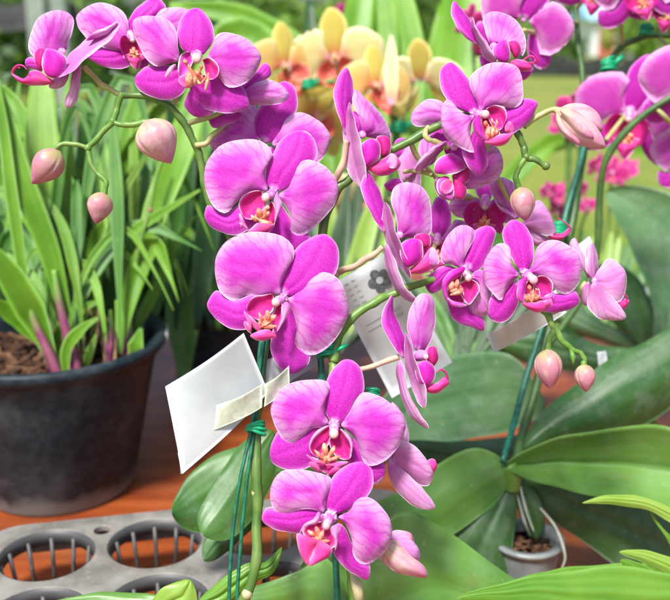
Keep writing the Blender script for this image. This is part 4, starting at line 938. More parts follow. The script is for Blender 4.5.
stalk(back1, [(628,112,.825),(606,140,.80)], .002); stalk(back1, [(694,78,.77),(660,38,.84)], .002); stalk(back1, [(592,-10,.80),(577,8,.855)], .002)
stalk(back1, [(694,150,.81),(668,120,.77),(655,108,.768)], .002); stalk(back1, [(662,4,.80),(672,36,.84)], .002)

# yellow orchid
yel = thing('orchid_plant', 'pale yellow moth orchid with red lips, out of focus behind the upper branch', 'orchid', G(372, 330, 0.0))
YM = {'p':'yellow_petal_face','d':'yellow_sepal_face','s':'yellow_sepal_face'}
GM = {'p':'golden_petal_face','d':'yellow_sepal_face','s':'yellow_sepal_face'}
for a in [(285,66,88,1.09,-.28,.62,.05), (335,58,98,1.10,-.32,-.25,.10), (376,86,84,1.05,-.25,.60,0), (356,206,88,1.14,.3,.3,.4), (318,116,84,1.17,.2,.3,.05), (345,240,64,1.18,-.5,-.3,.6)]:
    far_flower(yel, *a, mats=GM if a[0] < 320 or a[0] == 376 else YM, back='yellow_petal_face', yellow=True, N=14, M=11, lipsc=.85)
far_flower(yel, 420, 82, 88, 1.11, -.2, -.4, .3, mats=YM, back='yellow_petal_face', yellow=True, N=14, M=11, lip=False)
mb = MB(); 
patch(mb, (389,104), [(384,80),(386,55)], (391,34), [(396,100),(398,75),(396,50)], lambda x,y,e: P(x,y,1.010+e), 'yellow_petal_face', 'yellow_petal_face', N=14, M=9); mb.build('petal', yel)
stem(yel, [(372,332,1.2),(388,260,1.150),(396,190,1.110),(398,140,1.090),(385,105,1.090),(350,82,1.100),(310,84,1.100),(285,80,1.100)], [.0045,.004,.003], 'stem_bright')
for p in ([(286,66,1.075),(292,82,1.100)], [(334,56,1.075),(340,82,1.100)], [(377,86,1.035),(384,104,1.090)], [(417,86,1.095),(398,130,1.090)], [(352,198,1.105),(396,200,1.115)], [(330,108,1.135),(345,84,1.100)]): stalk(yel, p, .002)
for a_ in ([(372,322),[(330,300),(300,310)],(270,345),[(350,345),(310,355)],1.2], [(374,322),[(420,300),(470,300)],(520,330),[(400,345),(460,352)],1.21]):
    leaf(yel, a_[0], a_[1], a_[2], a_[3], a_[4], 'leaf_deep', t=-.05)
rod('plant_stake', [(372,330,1.19),(384,240,1.140),(393,150,1.095),(398,112,1.085)], .0025, 'stake_teal', 'dark stake behind the upper branch, holding up the yellow orchid', 'stake')
twist('twist_tie', 398, 128, 1.075, 16, 12, 'green tie on the yellow orchid stake, seen just above the upper branch', .4)
twist('twist_tie', 308, 84, 1.090, 12, 9, 'green tie between the two left yellow blooms', .3)

# distant pink orchids
PM = {'p':'pink_petal_face','d':'pink_petal_face','s':'pink_petal_face'}
def pink(spots, base, label, d):
    t = thing('orchid_plant', label, 'orchid', P(*base, d))
    for x, y, sz in spots: far_flower(t, x, y, sz, d+random.uniform(-.03,.03), random.uniform(-1,1), random.uniform(-.7,.7), random.uniform(-.3,.6), PM, 'pink_petal_face', False, 8, 7, .8)
    for x, y, sz in spots: stem(t, [(x,y+2,d),((x*2+base[0])/3,y+25,d+.01),((x+base[0]*2)/3,(y+base[1])/2+20,d+.01),(*base,d)], .0022, 'stem_green')
pink([(612,172,34),(598,165,26),(628,168,26)], (606,330), 'cluster of small deep pink blooms far behind, under the blurred magenta blooms at right', 1.35)
pink([(566,196,34),(575,186,26),(588,206,20),(558,208,22),(548,190,20)], (566,330), 'small pink blooms crossing the teal stake, far behind', 1.30)
pink([(346,16,30),(352,10,24)], (352,330), 'single far pink bloom above the yellow orchid', 1.9)
pink([(572,110,40),(566,124,36),(586,96,30)], (568,330), 'pink bloom behind the pointed pale bud at upper right', 1.15)
pink([(436,262,30),(428,285,26),(322,250,24)], (430,330), 'pink blooms in the gap behind the central side view blooms', 1.2)
pink([(484,40,40),(470,20,34)], (480,330), 'far pink blooms behind the top side view bloom', 1.1)

# ------------------------------------------------------------------ big leaves behind, right
gp = thing('orchid_plant', 'orchid with broad grey green leaves standing in the gap behind the right hand blooms', 'orchid', G(600, 372, 0.0))
leaf(gp, (656,345), [(652,300),(634,255),(616,220)], (606,192), [(684,320),(700,260),(690,205),(640,186)], 1.0, 'leaf_grey', t=.05, cup=-.012, label='upright grey green leaf with a pale sheen')
leaf(gp, (640,350), [(600,345),(560,330),(530,325)], (490,338), [(620,372),(570,372),(520,360)], .98, 'leaf_deep', t=.02, cup=.01)
leaf(gp, (640,345), [(600,310),(585,290),(590,270)], (612,262), [(655,330),(650,300),(635,275)], 1.02, 'leaf_deep', t=.03, cup=.01)
leaf(gp, (655,352), [(600,320),(560,300)], (520,300), [(630,350),(580,335)], 1.03, 'leaf_grey', t=.03, cup=.01)
mid_p = thing('orchid_plant', 'orchid whose broad grey green leaf lies behind the central side view bloom', 'orchid', G(420, 452, 0.0))
leaf(mid_p, (372,440), [(385,395),(430,362),(480,352),(515,358)], (546,404), [(410,440),(455,440),(500,434),(530,422)], .82, 'leaf_grey', t=.03, cup=-.008, fold=.006, label='broad matt grey green leaf')
leaf(mid_p, (380,448), [(420,432),(470,440)], (560,430), [(420,470),(470,480),(530,468)], .88, 'leaf_grey', t=.04, cup=.01)
leaf(mid_p, (378,445), [(350,420),(300,430)], (268,470), [(360,470),(310,490)], .86, 'leaf_mid', t=.0, cup=.01)
mb = MB(); mb.tube([P(378,462,.84),P(376,440,.83)], [.008,.006], 'stem_bright', 12); mb.build('crown', mid_p)

# lime leaves at the bottom right corner
lime = thing('leafy_plant', 'bright lime green strap leaved plant poking in at the bottom right corner', 'plant', G(700, 640, 0.0))
for b, L, tp, R, d, m in [((720,600),[(640,568),(560,570),(500,584)],(456,598),[(640,640),(560,622),(500,606)],.60,'leaf_bright'),
    ((715,565),[(660,562),(610,565),(560,568)],(520,580),[(690,590),(640,592),(570,590)],.63,'leaf_bright'),
    ((710,540),[(670,508),(640,496),(610,495)],(582,503),[(690,535),(650,512),(610,504)],.62,'leaf_lime'),
    ((715,590),[(680,562),(650,551)],(619,552),[(690,588),(655,568)],.61,'leaf_lime'),
    ((720,625),[(680,590),(650,568)],(620,560),[(690,620),(650,594)],.61,'leaf_bright'),
    ((730,585),[(690,548),(665,530)],(648,508),[(700,580),(670,545)],.63,'leaf_bright')]:
    leaf(lime, b, L, tp, R, d, m, cup=-.004, fold=.006, back=m, wave=.001)
lim2 = thing('leafy_plant', 'yellow green blade at the right edge between the two broad leaves', 'plant', G(705, 470, 0.0))
leaf(lim2, (710,460), [(680,440),(660,424)], (640,412), [(700,468),(670,446)], .80, 'leaf_lime', cup=-.003, back='leaf_lime', wave=.001)

# ------------------------------------------------------------------ pots and table
def wood():
    t = NT('table_top')
    pos = t.pos(); mp = t.n('ShaderNodeMapping'); t.put(mp.inputs[0], pos); mp.inputs['Scale'].default_value = (3, 22, 3); mp.inputs['Rotation'].default_value = (0,0,.25)
    n = t.noise(2.2, 6, mp.outputs[0]); n2 = t.noise(9, 4); n3 = t.noise(240, 3)
    col = t.mix(t.ramp(n,.3,.7), (.20,.036,.009), (.34,.080,.019))
    col = t.mix(t.math('MULTIPLY', t.ramp(n2,.5,.75), .5), col, (.30,.10,.035))
    col = t.mix(t.math('MULTIPLY', t.ramp(n3,.58,.7), .3), col, (.10,.03,.015))
    t.out(col, t.math('ADD', t.math('MULTIPLY', n2, .3), .25), t.bump(t.math('ADD', n, n3), .2, .001))
    t = NT('pot_black'); pos = t.pos()
    a, b = t.noise(16, 5, rough=.65), t.noise(120, 4)
    col = t.mix(t.ramp(b,.3,.7), (.010,.018,.024), (.022,.034,.044))
    col = t.mix(t.math('MULTIPLY', t.ramp(a,.50,.75), .34), col, (.15,.165,.17))
    u = t.attr('u')
    dirt = t.ramp(t.math('ADD', u, t.math('MULTIPLY', t.noise(30,4), .12)), .80, .88)
    zc = t.n('ShaderNodeSeparateXYZ'); t.put(zc.inputs[0], pos)
    low = t.ramp(t.math('ADD', zc.outputs[2], t.math('MULTIPLY', t.noise(45,4), .035)), .044, .022)
    col = t.mix(t.math('MULTIPLY', low, .75), col, (.24,.245,.23))
    t.out(col, t.math('ADD', t.math('MULTIPLY', a, .3), .30), t.bump(b,.15,.001), spec=.18)
    t = NT('pot_mark'); n = t.noise(130, 5); t.out(t.mix(t.ramp(n,.4,.6), (.50,.52,.50), (.12,.13,.13)), .7)
    t = NT('tray_grey'); a = t.noise(40, 5); b = t.noise(220, 3)
    col = t.mix(t.ramp(a,.3,.7), (.145,.135,.12), (.265,.25,.225)); col = t.mix(t.math('MULTIPLY', t.ramp(b,.55,.7), .4), col, (.30,.29,.27)); col = t.mix(t.math('MULTIPLY', t.ramp(t.noise(18,5),.5,.75), .5), col, (.13,.11,.09))
    t.out(col, .45, t.bump(t.math('ADD',a,b), .25, .001))
    t = NT('tray_dark'); a = t.noise(60, 4); t.out(t.mix(a, (.035,.038,.04), (.09,.09,.09)), .5)
    t = NT('tray_rib'); a = t.noise(90, 4); t.out(t.mix(t.ramp(a,.3,.7), (.035,.038,.04), (.10,.10,.097)), .5)
    t = NT('pot_orange'); a = t.noise(50, 4); t.out(t.mix(t.ramp(a,.3,.7), (.52,.085,.018), (.62,.14,.035)), .5, t.bump(a,.2,.001), .1)
    t = NT('pot_pale'); a = t.noise(60, 4); t.out(t.mix(t.ramp(a,.3,.7), (.20,.225,.225), (.33,.36,.35)), .35, None, .2)
wood()
plain_mat('bark', (.024,.010,.005), (.095,.040,.018), 90, .8, .5, .003)
plain_mat('bark_light', (.10,.045,.020), (.19,.095,.045), 120, .8)
tm = MB(); tm.box((0,.36,-.02), np.array([1.9,.80,.02]), 'table_top')
for x in (-1.7, 1.7):
    for y in (-.3, 1.0): tm.box((x,y,-.445), np.array([.03,.03,.404]), 'table_top')
tag(tm.build('table', None, smooth=False, bevel=.004), 'worn red brown wooden table top under all the pots', 'table')

def pot(name, label, c, rt, rb, h, mat, rim=.008, cat='pot', inner=None):
    mb = MB(); th = .004
    prof = [(0.001,0),(rb*.97,0),(rb,.004),(rb+(rt-rb)*.80,h*.80),(rt*.965,h*.86),(rt*.985,h*.90),(rt*1.0,h*.905),(rt+rim*.6,h*.925),(rt+rim,h*.965),(rt+rim*.8,h*.995),(rt+rim*.2,h),(rt-th,h*.985),(rt-th-.001,h*.9),(rb*1.0-th,.006),(.001,.005)]
    mb.lathe(prof, c, mat, 72); o = mb.build(name); return tag(o, label, cat)
PC = G(57, 487, 0.0); rimc = P(56,340,.90)
pr = .1085; ph_ = float(rimc[2])+.002
black = pot('flower_pot', 'large black plastic pot with a dusty base on the table at left', PC+np.array([0,.012,0.0005]), pr, .076, ph_, 'pot_black')
PC = PC+np.array([0,.012,0.0])
# pale scuff on the rim and water marks
mb = MB()
def pot_point(th, q, off=.0012):
    r = np.interp(q, [0,.86,.905,.925,.965,1.0], [.076,.105,pr,pr+.005,pr+.008,pr+.006])+off
    return PC+np.array([r*math.cos(th), r*math.sin(th), q*ph_])
g = np.array([[pot_point(.02+.34*i/9, .93+.075*j/5 if j < 4 else 1.0) for j in range(6)] for i in range(10)])
grid_patch(mb, g, .0006, 'pot_mark', 'pot_mark'); mb.build('scuff', black)
# bark in the pot
mb = MB(); n = 60
mb.lathe([(.001,.0),(.04,.003),(.075,.001),(pr-.009,-.006)], PC+np.array([0,0,ph_*.80]), 'bark', 40)
for k in range(420):
    a, r = random.random()*6.283, (random.random()**.5)*(pr-.014); q = PC+np.array([r*math.cos(a), r*math.sin(a), ph_*.80+.006*random.random()+.002])
    R = np.array(Matrix.Rotation(random.random()*6.28,3,'Z') @ Matrix.Rotation(random.uniform(-.5,.5),3,'Y'))
    mb.box(q, np.array([random.uniform(.004,.016), random.uniform(.001,.0026), random.uniform(.001,.002)]), random.choice(['bark','bark','bark_light']), R)
tag(mb.build('potting_bark', None, smooth=False), 'brown bark chips filling the black pot', 'potting mix', kind='stuff')

# leafy plant in the black pot: long pleated blades
gr = thing('leafy_plant', 'tall grassy plant with long pleated green blades and reddish stem bases in the black pot', 'plant', PC+np.array([0,0,ph_*.8]))
def blade(plant, pts, w, mat, fold=.22, twist=0.0, roll=0.0):
    mb = MB(); q = [P(*p) for p in pts]; ds = np.mean([p[2] for p in pts])
    ribbon(mb, q, [x*ds/F for x in w], mat, fold, twist, roll=roll, wav=.02); return mb.build('leaf', plant)
W = lambda a, b, c=.0: [a*.25, a*.7, b, b, b*.85, c]
B = [([(62,368,.90),(52,300,.89),(46,220,.88),(43,150,.88),(42,95,.89),(44,55,.90)], [3,6,14,28,33,28,12], 'blade_pale'),
 ([(80,374,.87),(64,310,.86),(48,250,.85),(22,180,.84),(6,120,.84),(-6,70,.84)], [5,12,22,24,18,4], 'blade_fresh'),
 ([(60,380,.86),(40,330,.85),(18,290,.83),(-12,240,.81)], [3,16,30,26,4], 'blade_fresh'),
 ([(55,382,.86),(28,300,.84),(12,200,.83),(2,120,.83),(-10,40,.83)], [3,7,13,11,1], 'blade_fresh'),
 ([(95,352,.92),(92,280,.94),(92,210,.95),(93,160,.955),(93,110,.97)], [4,11,30,37,26], 'blade_dull'),
 ([(128,340,.90),(138,280,.90),(155,215,.90),(178,155,.90),(196,100,.91),(215,30,.93)], [4,12,26,31,25,5], 'blade_fresh'),
 ([(130,345,.905),(124,290,.90),(116,240,.895),(108,180,.90),(100,120,.92)], [6,14,18,16,3], 'blade_fresh'),
 ([(92,340,.89),(100,270,.88),(118,205,.88),(140,165,.885),(158,140,.89)], [4,8,9,7,2], 'blade_pale'),
 ([(124,345,.90),(140,260,.92),(150,200,.94),(142,160,.95)], [5,18,30,28,4], 'blade_dull'),
 ([(66,366,.90),(86,285,.89),(108,250,.885),(150,220,.88),(200,190,.87)], [4,10,12,10,2], 'blade_fresh'),
 ([(60,360,.91),(70,290,.92),(72,200,.93),(66,120,.94),(70,60,.96)], [3,7,13,11,1], 'blade_fresh'),
 ([(48,372,.88),(62,330,.87),(80,310,.865),(102,300,.865)], [4,14,13,2], 'blade_fresh'),
 ([(66,384,.85),(66,350,.845),(80,330,.84),(98,318,.84)], [3,10,12,3], 'blade_fresh'),
 ([(84,372,.87),(90,350,.865),(96,335,.865)], [3,9,2], 'blade_pale'),
 ([(124,356,.88),(122,330,.875),(116,300,.875)], [3,12,2], 'blade_fresh'),
 ([(132,362,.875),(136,345,.87),(141,328,.87)], [6,16,3], 'blade_fresh'),
 ([(55,350,.92),(30,260,.93),(0,200,.94),(-30,160,.95)], [3,10,22,17,2], 'blade_dull'),
 ([(60,350,.92),(24,240,.95),(10,150,.97),(20,80,.98)], [3,9,18,16,2], 'blade_fresh'),
 ([(70,345,.93),(50,270,.95),(28,180,.97),(0,104,.98),(-20,95,.98)], [5,22,40,44,30,8], 'blade_dull'),
 ([(110,345,.93),(112,260,.97),(120,180,.99),(134,110,1.0),(150,60,1.0)], [5,16,22,20,4], 'blade_fresh'),
 ([(110,345,.93),(105,270,.97),(80,180,.99),(66,120,1.0)], [5,20,26,20,4], 'blade_dull'),
 ([(126,345,.91),(160,280,.93),(178,240,.94),(196,215,.95)], [5,12,12,8,2], 'blade_fresh'),
 ([(62,366,.89),(84,262,.885),(70,262,.88),(40,270,.87)], [4,10,10,3], 'blade_pale'),
 ([(40,345,.93),(20,320,.92),(-10,300,.9)], [5,18,20,6], 'blade_fresh')]
for b in B: blade(gr, b[0], b[1], b[2], twist=random.uniform(-.3,.3), roll=random.uniform(-.25,.25))
for k in range(50):
    x0 = random.choice([62,78,70,128,50,110])+random.uniform(-8,8); d0 = random.uniform(.85,.97); dx = random.uniform(-130,125); hgt = random.uniform(80,280)
    w = random.uniform(6,17); dr = random.uniform(.05,.65)
    blade(gr, [(x0,354,d0),(x0+dx*.10,354-hgt*.40,d0+.004),(x0+dx*.30,354-hgt*.80,d0+.015),(x0+dx*.62,354-hgt,d0+.02),(x0+dx*.9,354-hgt*(1-dr*.5),d0+.015),(x0+dx*1.1,354-hgt*(1-dr),d0)], [3,4,w*.8,w*1.35,w*1.3,w*.8,w*.3,.5], random.choice(['blade_fresh','blade_fresh','blade_pale','blade_dull','blade_dull']), fold=.35, twist=random.uniform(-.8,.8), roll=random.uniform(-.6,.6))
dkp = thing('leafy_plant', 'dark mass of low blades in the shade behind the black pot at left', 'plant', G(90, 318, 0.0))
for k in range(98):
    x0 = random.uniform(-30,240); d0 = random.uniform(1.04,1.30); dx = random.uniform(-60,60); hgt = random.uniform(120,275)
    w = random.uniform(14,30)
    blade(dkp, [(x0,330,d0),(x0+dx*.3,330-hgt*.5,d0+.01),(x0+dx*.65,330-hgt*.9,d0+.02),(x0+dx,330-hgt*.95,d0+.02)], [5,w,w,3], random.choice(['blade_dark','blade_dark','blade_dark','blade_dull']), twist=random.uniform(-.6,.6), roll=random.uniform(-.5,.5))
for pts, r in [([(80,380,.860),(70,345,.856),(60,305,.853),(54,270,.852)],.0052), ([(62,384,.852),(50,355,.848),(36,325,.845),(22,285,.84)],.0050), ([(128,366,.885),(130,345,.884),(128,315,.885)],.0045), ([(72,376,.875),(68,345,.873),(70,310,.872)],.004), ([(108,366,.875),(112,340,.874),(110,310,.876)],.0035)]:
    mb = MB(); mb.tube(catmull([P(*p) for p in pts],6), [r,r*.85,r*.5], 'shoot_red', 10); mb.build('stem', gr)
plain_mat('dry_stem', (.26,.15,.07), (.40,.26,.14), 90, .8)
for k in range(9):
    x0, x1 = random.uniform(66,120), random.uniform(60,120); d0 = random.uniform(.87,.91)
    mb = MB(); mb.tube(catmull([P(x0,372,d0),P((x0+x1)/2+5,335,d0),P(x1,random.uniform(285,320),d0)],6), [.002,.0012], 'dry_stem', 6); mb.build('dry_stem', gr)
mb = MB(); mb.tube(catmull([P(128,345,.90),P(136,262,.882),P(149,212,.88),P(156,180,.88),P(163,158,.88)],6), [.003,.0022,.0016], 'stem_bright', 8); mb.ball(P(150,210,.88), .003, 'dry_stem'); mb.build('stem', gr)

# second leafy plant in a dark pot further back
dpot = G(222, 398, 0.0)+np.array([0,.03,.0005])
pot('flower_pot', 'shaded dark pot behind the black pot, half hidden by the large blooms', dpot, .070, .058, .125, 'pot_black', .006)
mb = MB(); mb.lathe([(.001,.0),(.03,.002),(.062,-.002)], dpot+np.array([0,0,.108]), 'bark', 30); tag(mb.build('potting_bark', None), 'dark bark filling the shaded pot', 'potting mix', kind='stuff')
lp2 = thing('leafy_plant', 'dull green plant with drooping blades in the shaded dark pot behind the blooms', 'plant', dpot+np.array([0,0,.11]))
D2 = depth_of(dpot+np.array([0,0,.11]))
for b in [([(212,285,D2),(196,215,D2-.04),(184,250,D2-.07),(183,310,D2-.085),(184,378,D2-.09)], [8,24,34,38,32,10], 'blade_dull'),
    ([(214,285,D2),(190,190,D2-.03),(166,215,D2-.07),(156,265,D2-.08),(152,325,D2-.085)], [8,18,22,18,3], 'blade_dull'),
    ([(216,285,D2),(200,200,D2-.02),(176,170,D2-.04),(150,200,D2-.06)], [8,26,34,26,5], 'blade_dull'),
    ([(214,285,D2),(205,210,D2),(214,175,D2-.01),(232,220,D2-.03)], [8,24,30,22,5], 'blade_dull'),
    ([(210,285,D2),(170,235,D2-.05),(188,232,D2-.09),(214,262,D2-.10)], [5,10,12,8,2], 'blade_fresh'),
    ([(212,285,D2),(160,250,D2-.04),(186,285,D2-.08),(206,300,D2-.09)], [5,10,14,10,2], 'blade_dull'),
    ([(216,285,D2),(220,180,D2+.02),(212,110,D2+.04),(200,60,D2+.05)], [8,20,28,22,4], 'blade_fresh'),
    ([(216,285,D2),(250,180,D2+.02),(290,150,D2+.04),(330,190,D2+.05)], [8,20,28,22,4], 'blade_dark'),
    ([(216,285,D2),(240,160,D2+.06),(270,90,D2+.08),(300,120,D2+.10)], [8,20,28,22,4], 'blade_dark')]:
    blade(lp2, *b)
# plants standing behind: strap leaves
def strap(label, base, d, blades, mats):
    b0 = P(*base, d); b0[2] = 0.0; t = thing('leafy_plant', label, 'plant', b0)
    for pts, w, m in blades: blade(t, [(*p, d+k*.012) if len(p) == 2 else p for k, p in enumerate(pts)], w, m, twist=random.uniform(-.3,.3))
    return t
strap('pale green arching strap leaves behind the yellow orchid, at top centre', (330,320), 1.25, [
  ([(330,320),(300,160),(268,60),(238,32),(205,50)], [10,24,42,46,20], 'blade_fresh'),
  ([(332,320),(320,160),(300,60),(262,28),(225,12),(170,6)], [10,20,30,32,26,8], 'blade_fresh'),
  ([(334,320),(340,160),(350,70),(358,20),(366,-30)], [10,22,30,34,26], 'blade_fresh'),
  ([(336,320),(360,180),(384,90),(388,30),(380,-30)], [10,20,24,22,18], 'blade_fresh'),
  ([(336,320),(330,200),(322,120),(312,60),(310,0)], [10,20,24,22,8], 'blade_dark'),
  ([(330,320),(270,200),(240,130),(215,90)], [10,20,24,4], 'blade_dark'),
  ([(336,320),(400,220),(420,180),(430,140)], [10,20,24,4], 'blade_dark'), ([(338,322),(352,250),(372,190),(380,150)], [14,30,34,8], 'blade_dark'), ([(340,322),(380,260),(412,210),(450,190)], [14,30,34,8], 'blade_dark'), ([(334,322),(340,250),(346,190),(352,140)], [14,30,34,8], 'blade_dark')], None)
strap('upright broad light green leaves between the yellow orchid and the upper right blooms', (440,330), 1.15, [
  ([(440,330),(448,200),(456,110),(464,40),(470,-30)], [14,30,50,58,50], 'blade_fresh'),
  ([(440,330),(436,200),(436,110),(438,50),(440,5)], [12,28,36,34,4], 'blade_fresh'),
  ([(440,330),(420,200),(414,110),(412,40),(395,-30)], [10,18,22,24,20], 'blade_fresh'),
  ([(440,330),(470,240),(500,190),(560,140),(640,150),(690,162)], [8,14,18,20,14,3], 'blade_fresh'),
  ([(440,330),(480,260),(510,240),(560,250)], [8,22,26,4], 'blade_dull')], None)
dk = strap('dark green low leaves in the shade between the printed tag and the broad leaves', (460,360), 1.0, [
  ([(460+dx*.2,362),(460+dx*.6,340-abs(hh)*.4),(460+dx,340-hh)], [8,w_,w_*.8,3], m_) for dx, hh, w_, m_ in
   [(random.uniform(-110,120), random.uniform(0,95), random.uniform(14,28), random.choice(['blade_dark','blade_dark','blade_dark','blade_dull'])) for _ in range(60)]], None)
strap('mixed low foliage glimpsed between the left blooms and the printed tag', (330,350), 1.08, [
  ([(320+dx*.2,352),(320+dx*.6,310-abs(hh)*.4),(320+dx,300-hh)], [8,w_,w_*.8,3], m_) for dx, hh, w_, m_ in
   [(random.uniform(-80,90), random.uniform(0,150), random.uniform(14,28), random.choice(['blade_dark','blade_dark','blade_dark','blade_dull','leaf_lime'])) for _ in range(60)]], None)
strap('yellow green low foliage behind the back turned bloom at right', (590,335), 1.2, [
  ([(590+dx*.2,337),(590+dx*.6,310-abs(hh)*.4),(590+dx,310-hh)], [8,w_,w_*.8,3], m_) for dx, hh, w_, m_ in
   [(random.uniform(-90,100), random.uniform(-10,80), random.uniform(12,24), random.choice(['leaf_lime','blade_dull','blade_dull','blade_dark'])) for _ in range(40)]], None)

# small pale pot of the back orchid
pp = G(531, 600, 0.0); pp = P(527,537,.745); hh = pp[2]; pp[2] = .0005
pot('flower_pot', 'small pale translucent pot under the broad leaves at lower right', pp, .027, .021, hh, 'pot_pale', .003)
mb = MB(); mb.lathe([(.001,.0),(.012,.002),(.0225,.0)], pp+np.array([0,0,hh-.012]), 'bark', 24)
for k in range(40):
    a, r = random.random()*6.283, (random.random()**.5)*.02
    mb.box(pp+np.array([r*math.cos(a), r*math.sin(a), hh-.009]), np.array([random.uniform(.002,.006),.002,.002]), random.choice(['bark','bark_light']), np.array(Matrix.Rotation(random.random()*6.28,3,'Z')))
tag(mb.build('potting_bark', None, smooth=False), 'dark bark in the small pale pot', 'potting mix', kind='stuff')
q = P(590,560,.80); hq = q[2]; q = G(598,548,0.0); q[2] = .0005

# ------------------------------------------------------------------ pot tray
zt = .055
H1, H2 = G(47,557,zt), G(155,545,zt); e1 = (H2-H1); pitch = np.linalg.norm(e1); e1 = e1/pitch; e2 = np.array([e1[1], -e1[0], 0]); 
rh = .0375; ncol, nrow = 4, 2
def tray():
    cu = bpy.data.curves.new('tray_outline', 'CURVE'); cu.dimensions = '2D'; cu.fill_mode = 'BOTH'; cu.extrude = .0018; cu.bevel_depth = .0008; cu.bevel_resolution = 2
    def poly(pts):
        sp = cu.splines.new('POLY'); sp.points.add(len(pts)-1); sp.use_cyclic_u = True
        for p, q in zip(sp.points, pts): p.co = (q[0], q[1], 0, 1)
    org = H1; loc = lambda a, b: (a, b)
    x0, x1, y0, y1 = -pitch*.62, pitch*(ncol-1)+pitch*.62, -pitch*.60, pitch*(nrow-1)+pitch*.6
    rc = .03; out=[]
    for cx, cy, a0 in [(x1-rc,y1-rc,0),(x0+rc,y1-rc,90),(x0+rc,y0+rc,180),(x1-rc,y0+rc,270)]:
        for k in range(9): a = math.radians(a0+k*11.25); out.append((cx+rc*math.cos(a), cy+rc*math.sin(a)))
    poly(out); holes=[]; small=[]
    for i in range(ncol):
        for j in range(nrow): holes.append((i*pitch, j*pitch))
    for i in range(ncol-1):
        for yy in (-pitch*.34,): small.append(((i+.5)*pitch, yy))
    for h in holes: poly([(h[0]+rh*math.cos(a), h[1]+rh*math.sin(a)) for a in np.linspace(0,-2*math.pi,57)[:-1]])
    for h in small: poly([(h[0]+.0075*math.cos(a), h[1]+.0075*math.sin(a)) for a in np.linspace(0,-2*math.pi,25)[:-1]])
    ob = bpy.data.objects.new('tmp_outline', cu); C.objects.link(ob); dg = bpy.context.evaluated_depsgraph_get()
    me = bpy.data.meshes.new_from_object(ob.evaluated_get(dg)); bpy.data.objects.remove(ob)
    # local (a,b): a along e1, b along e2 (towards the camera)
    M4 = np.stack([e1, e2, np.array([0,0,1.0])], 1)
    t = thing('pot_tray', 'grey plastic carrying tray with ribbed round pot holes on the table at bottom left', 'tray', np.array([H1[0],H1[1],0.0]))
    for v in me.vertices: q = M4@np.array(v.co); v.co = Vector((q[0], q[1], q[2]+zt))
    for p in me.polygons: p.use_smooth = False
    me.materials.clear(); me.materials.append(MATS['tray_grey']); me.name = 'tray_plate'
    o = bpy.data.objects.new('tray_plate', me); C.objects.link(o); o.parent = t
    mb = MB(); 
    b0 = np.array([H1[0],H1[1],0.0]); wl = [(x0+.003,y0+rc),(x0+.003,y1-rc)]
    for (ax, ay, bx, by) in [(x0+rc,y0+.004,x1-rc,y0+.004),(x0+rc,y1-.004,x1-rc,y1-.004),(x0+.004,y0+rc,x0+.004,y1-rc),(x1-.004,y0+rc,x1-.004,y1-rc)]:
        c = b0+M4@np.array([(ax+bx)/2,(ay+by)/2,zt-.012]); hx = np.array([max(abs(bx-ax)/2,.0012), max(abs(by-ay)/2,.0012), .009]); mb.box(c, hx, 'tray_grey', M4)
    mb.build('tray_skirt', t, smooth=False)
    for i in range(ncol):
        for j in range(nrow):
            c = b0+M4@np.array([i*pitch, j*pitch, 0]); mb = MB(); zb = .004
            # collar, lower ring, ribs
            mb.lathe([(rh-.0002,zt+.0022),(rh-.0012,zt+.0022),(rh-.003,zt-.010),(rh-.0015,zt-.010)], c, 'tray_dark', 56, closed=True)
            rb = rh*.80
            mb.lathe([(rb+.001,zb+.004),(rb-.004,zb+.004),(rb-.004,zb),(rb+.001,zb)], c, 'tray_grey', 48, closed=True)
            for k in range(12):
                a = 2*math.pi*k/12+.2; u_ = np.array([math.cos(a), math.sin(a), 0]); 
                mb.tube([c+u_*(rh-.0022)+np.array([0,0,zt-.004]), c+u_*(rb-.001)+np.array([0,0,zb+.003])], .0017, 'tray_rib', 6)
            mb.build('pot_cup', t)
    return t
tray()

# ------------------------------------------------------------------ lawn and far background
def ground_mats():
    t = NT('lawn_grass'); a, b = t.noise(.7, 5), t.noise(14, 4)
    col = t.mix(t.ramp(a,.3,.7), (.10,.17,.016), (.20,.23,.028)); col = t.mix(t.math('MULTIPLY', t.ramp(b,.4,.65), .5), col, (.27,.27,.05))
    t.out(col, .8, t.bump(b,.4,.03))
    plain_mat('dark_cloth', (.010,.012,.012), (.03,.034,.034), 3, .7)
    plain_mat('post_grey', (.20,.25,.22), (.30,.34,.30), 20, .6)
    plain_mat('shed_white', (.72,.76,.80), (.80,.83,.85), 2, .5)
    plain_mat('shed_roof', (.28,.52,.72), (.36,.60,.78), 2, .5)
    plain_mat('shed_door', (.5,.10,.08), (.6,.14,.1), 2, .5)
    plain_mat('trunk_bark', (.09,.06,.04), (.17,.12,.08), 14, .8)
ground_mats()
ZL = -.85
me = bpy.data.meshes.new('lawn'); me.from_pydata([(-400,-40,ZL),(400,-40,ZL),(400,700,ZL),(-400,700,ZL)], [], [(0,1,2,3)]); me.materials.append(MATS['lawn_grass'])
o = bpy.data.objects.new('lawn', me); C.objects.link(o); tag(o, 'sunlit green lawn behind the table', 'lawn', kind='structure')
mb = MB()
for k in range(7000):
    y = random.uniform(2.0, 9); x = random.uniform(-.5,.5)*y*.95; hgt = random.uniform(.03,.08); a = random.random()*6.28
    b = np.array([x,y,ZL]); w = np.array([math.cos(a),math.sin(a),0])*.004; l = np.array([random.uniform(-.02,.02),random.uniform(-.02,.02),hgt])
    mb.add([b-w,b+w,b+w*.7+l*.6,b+l,b-w*.7+l*.6], [(0,1,2,3,4)], random.choice(['blade_fresh','leaf_lime','blade_pale']))
tag(mb.build('grass', None), 'short lawn grass blades', 'grass', kind='stuff')
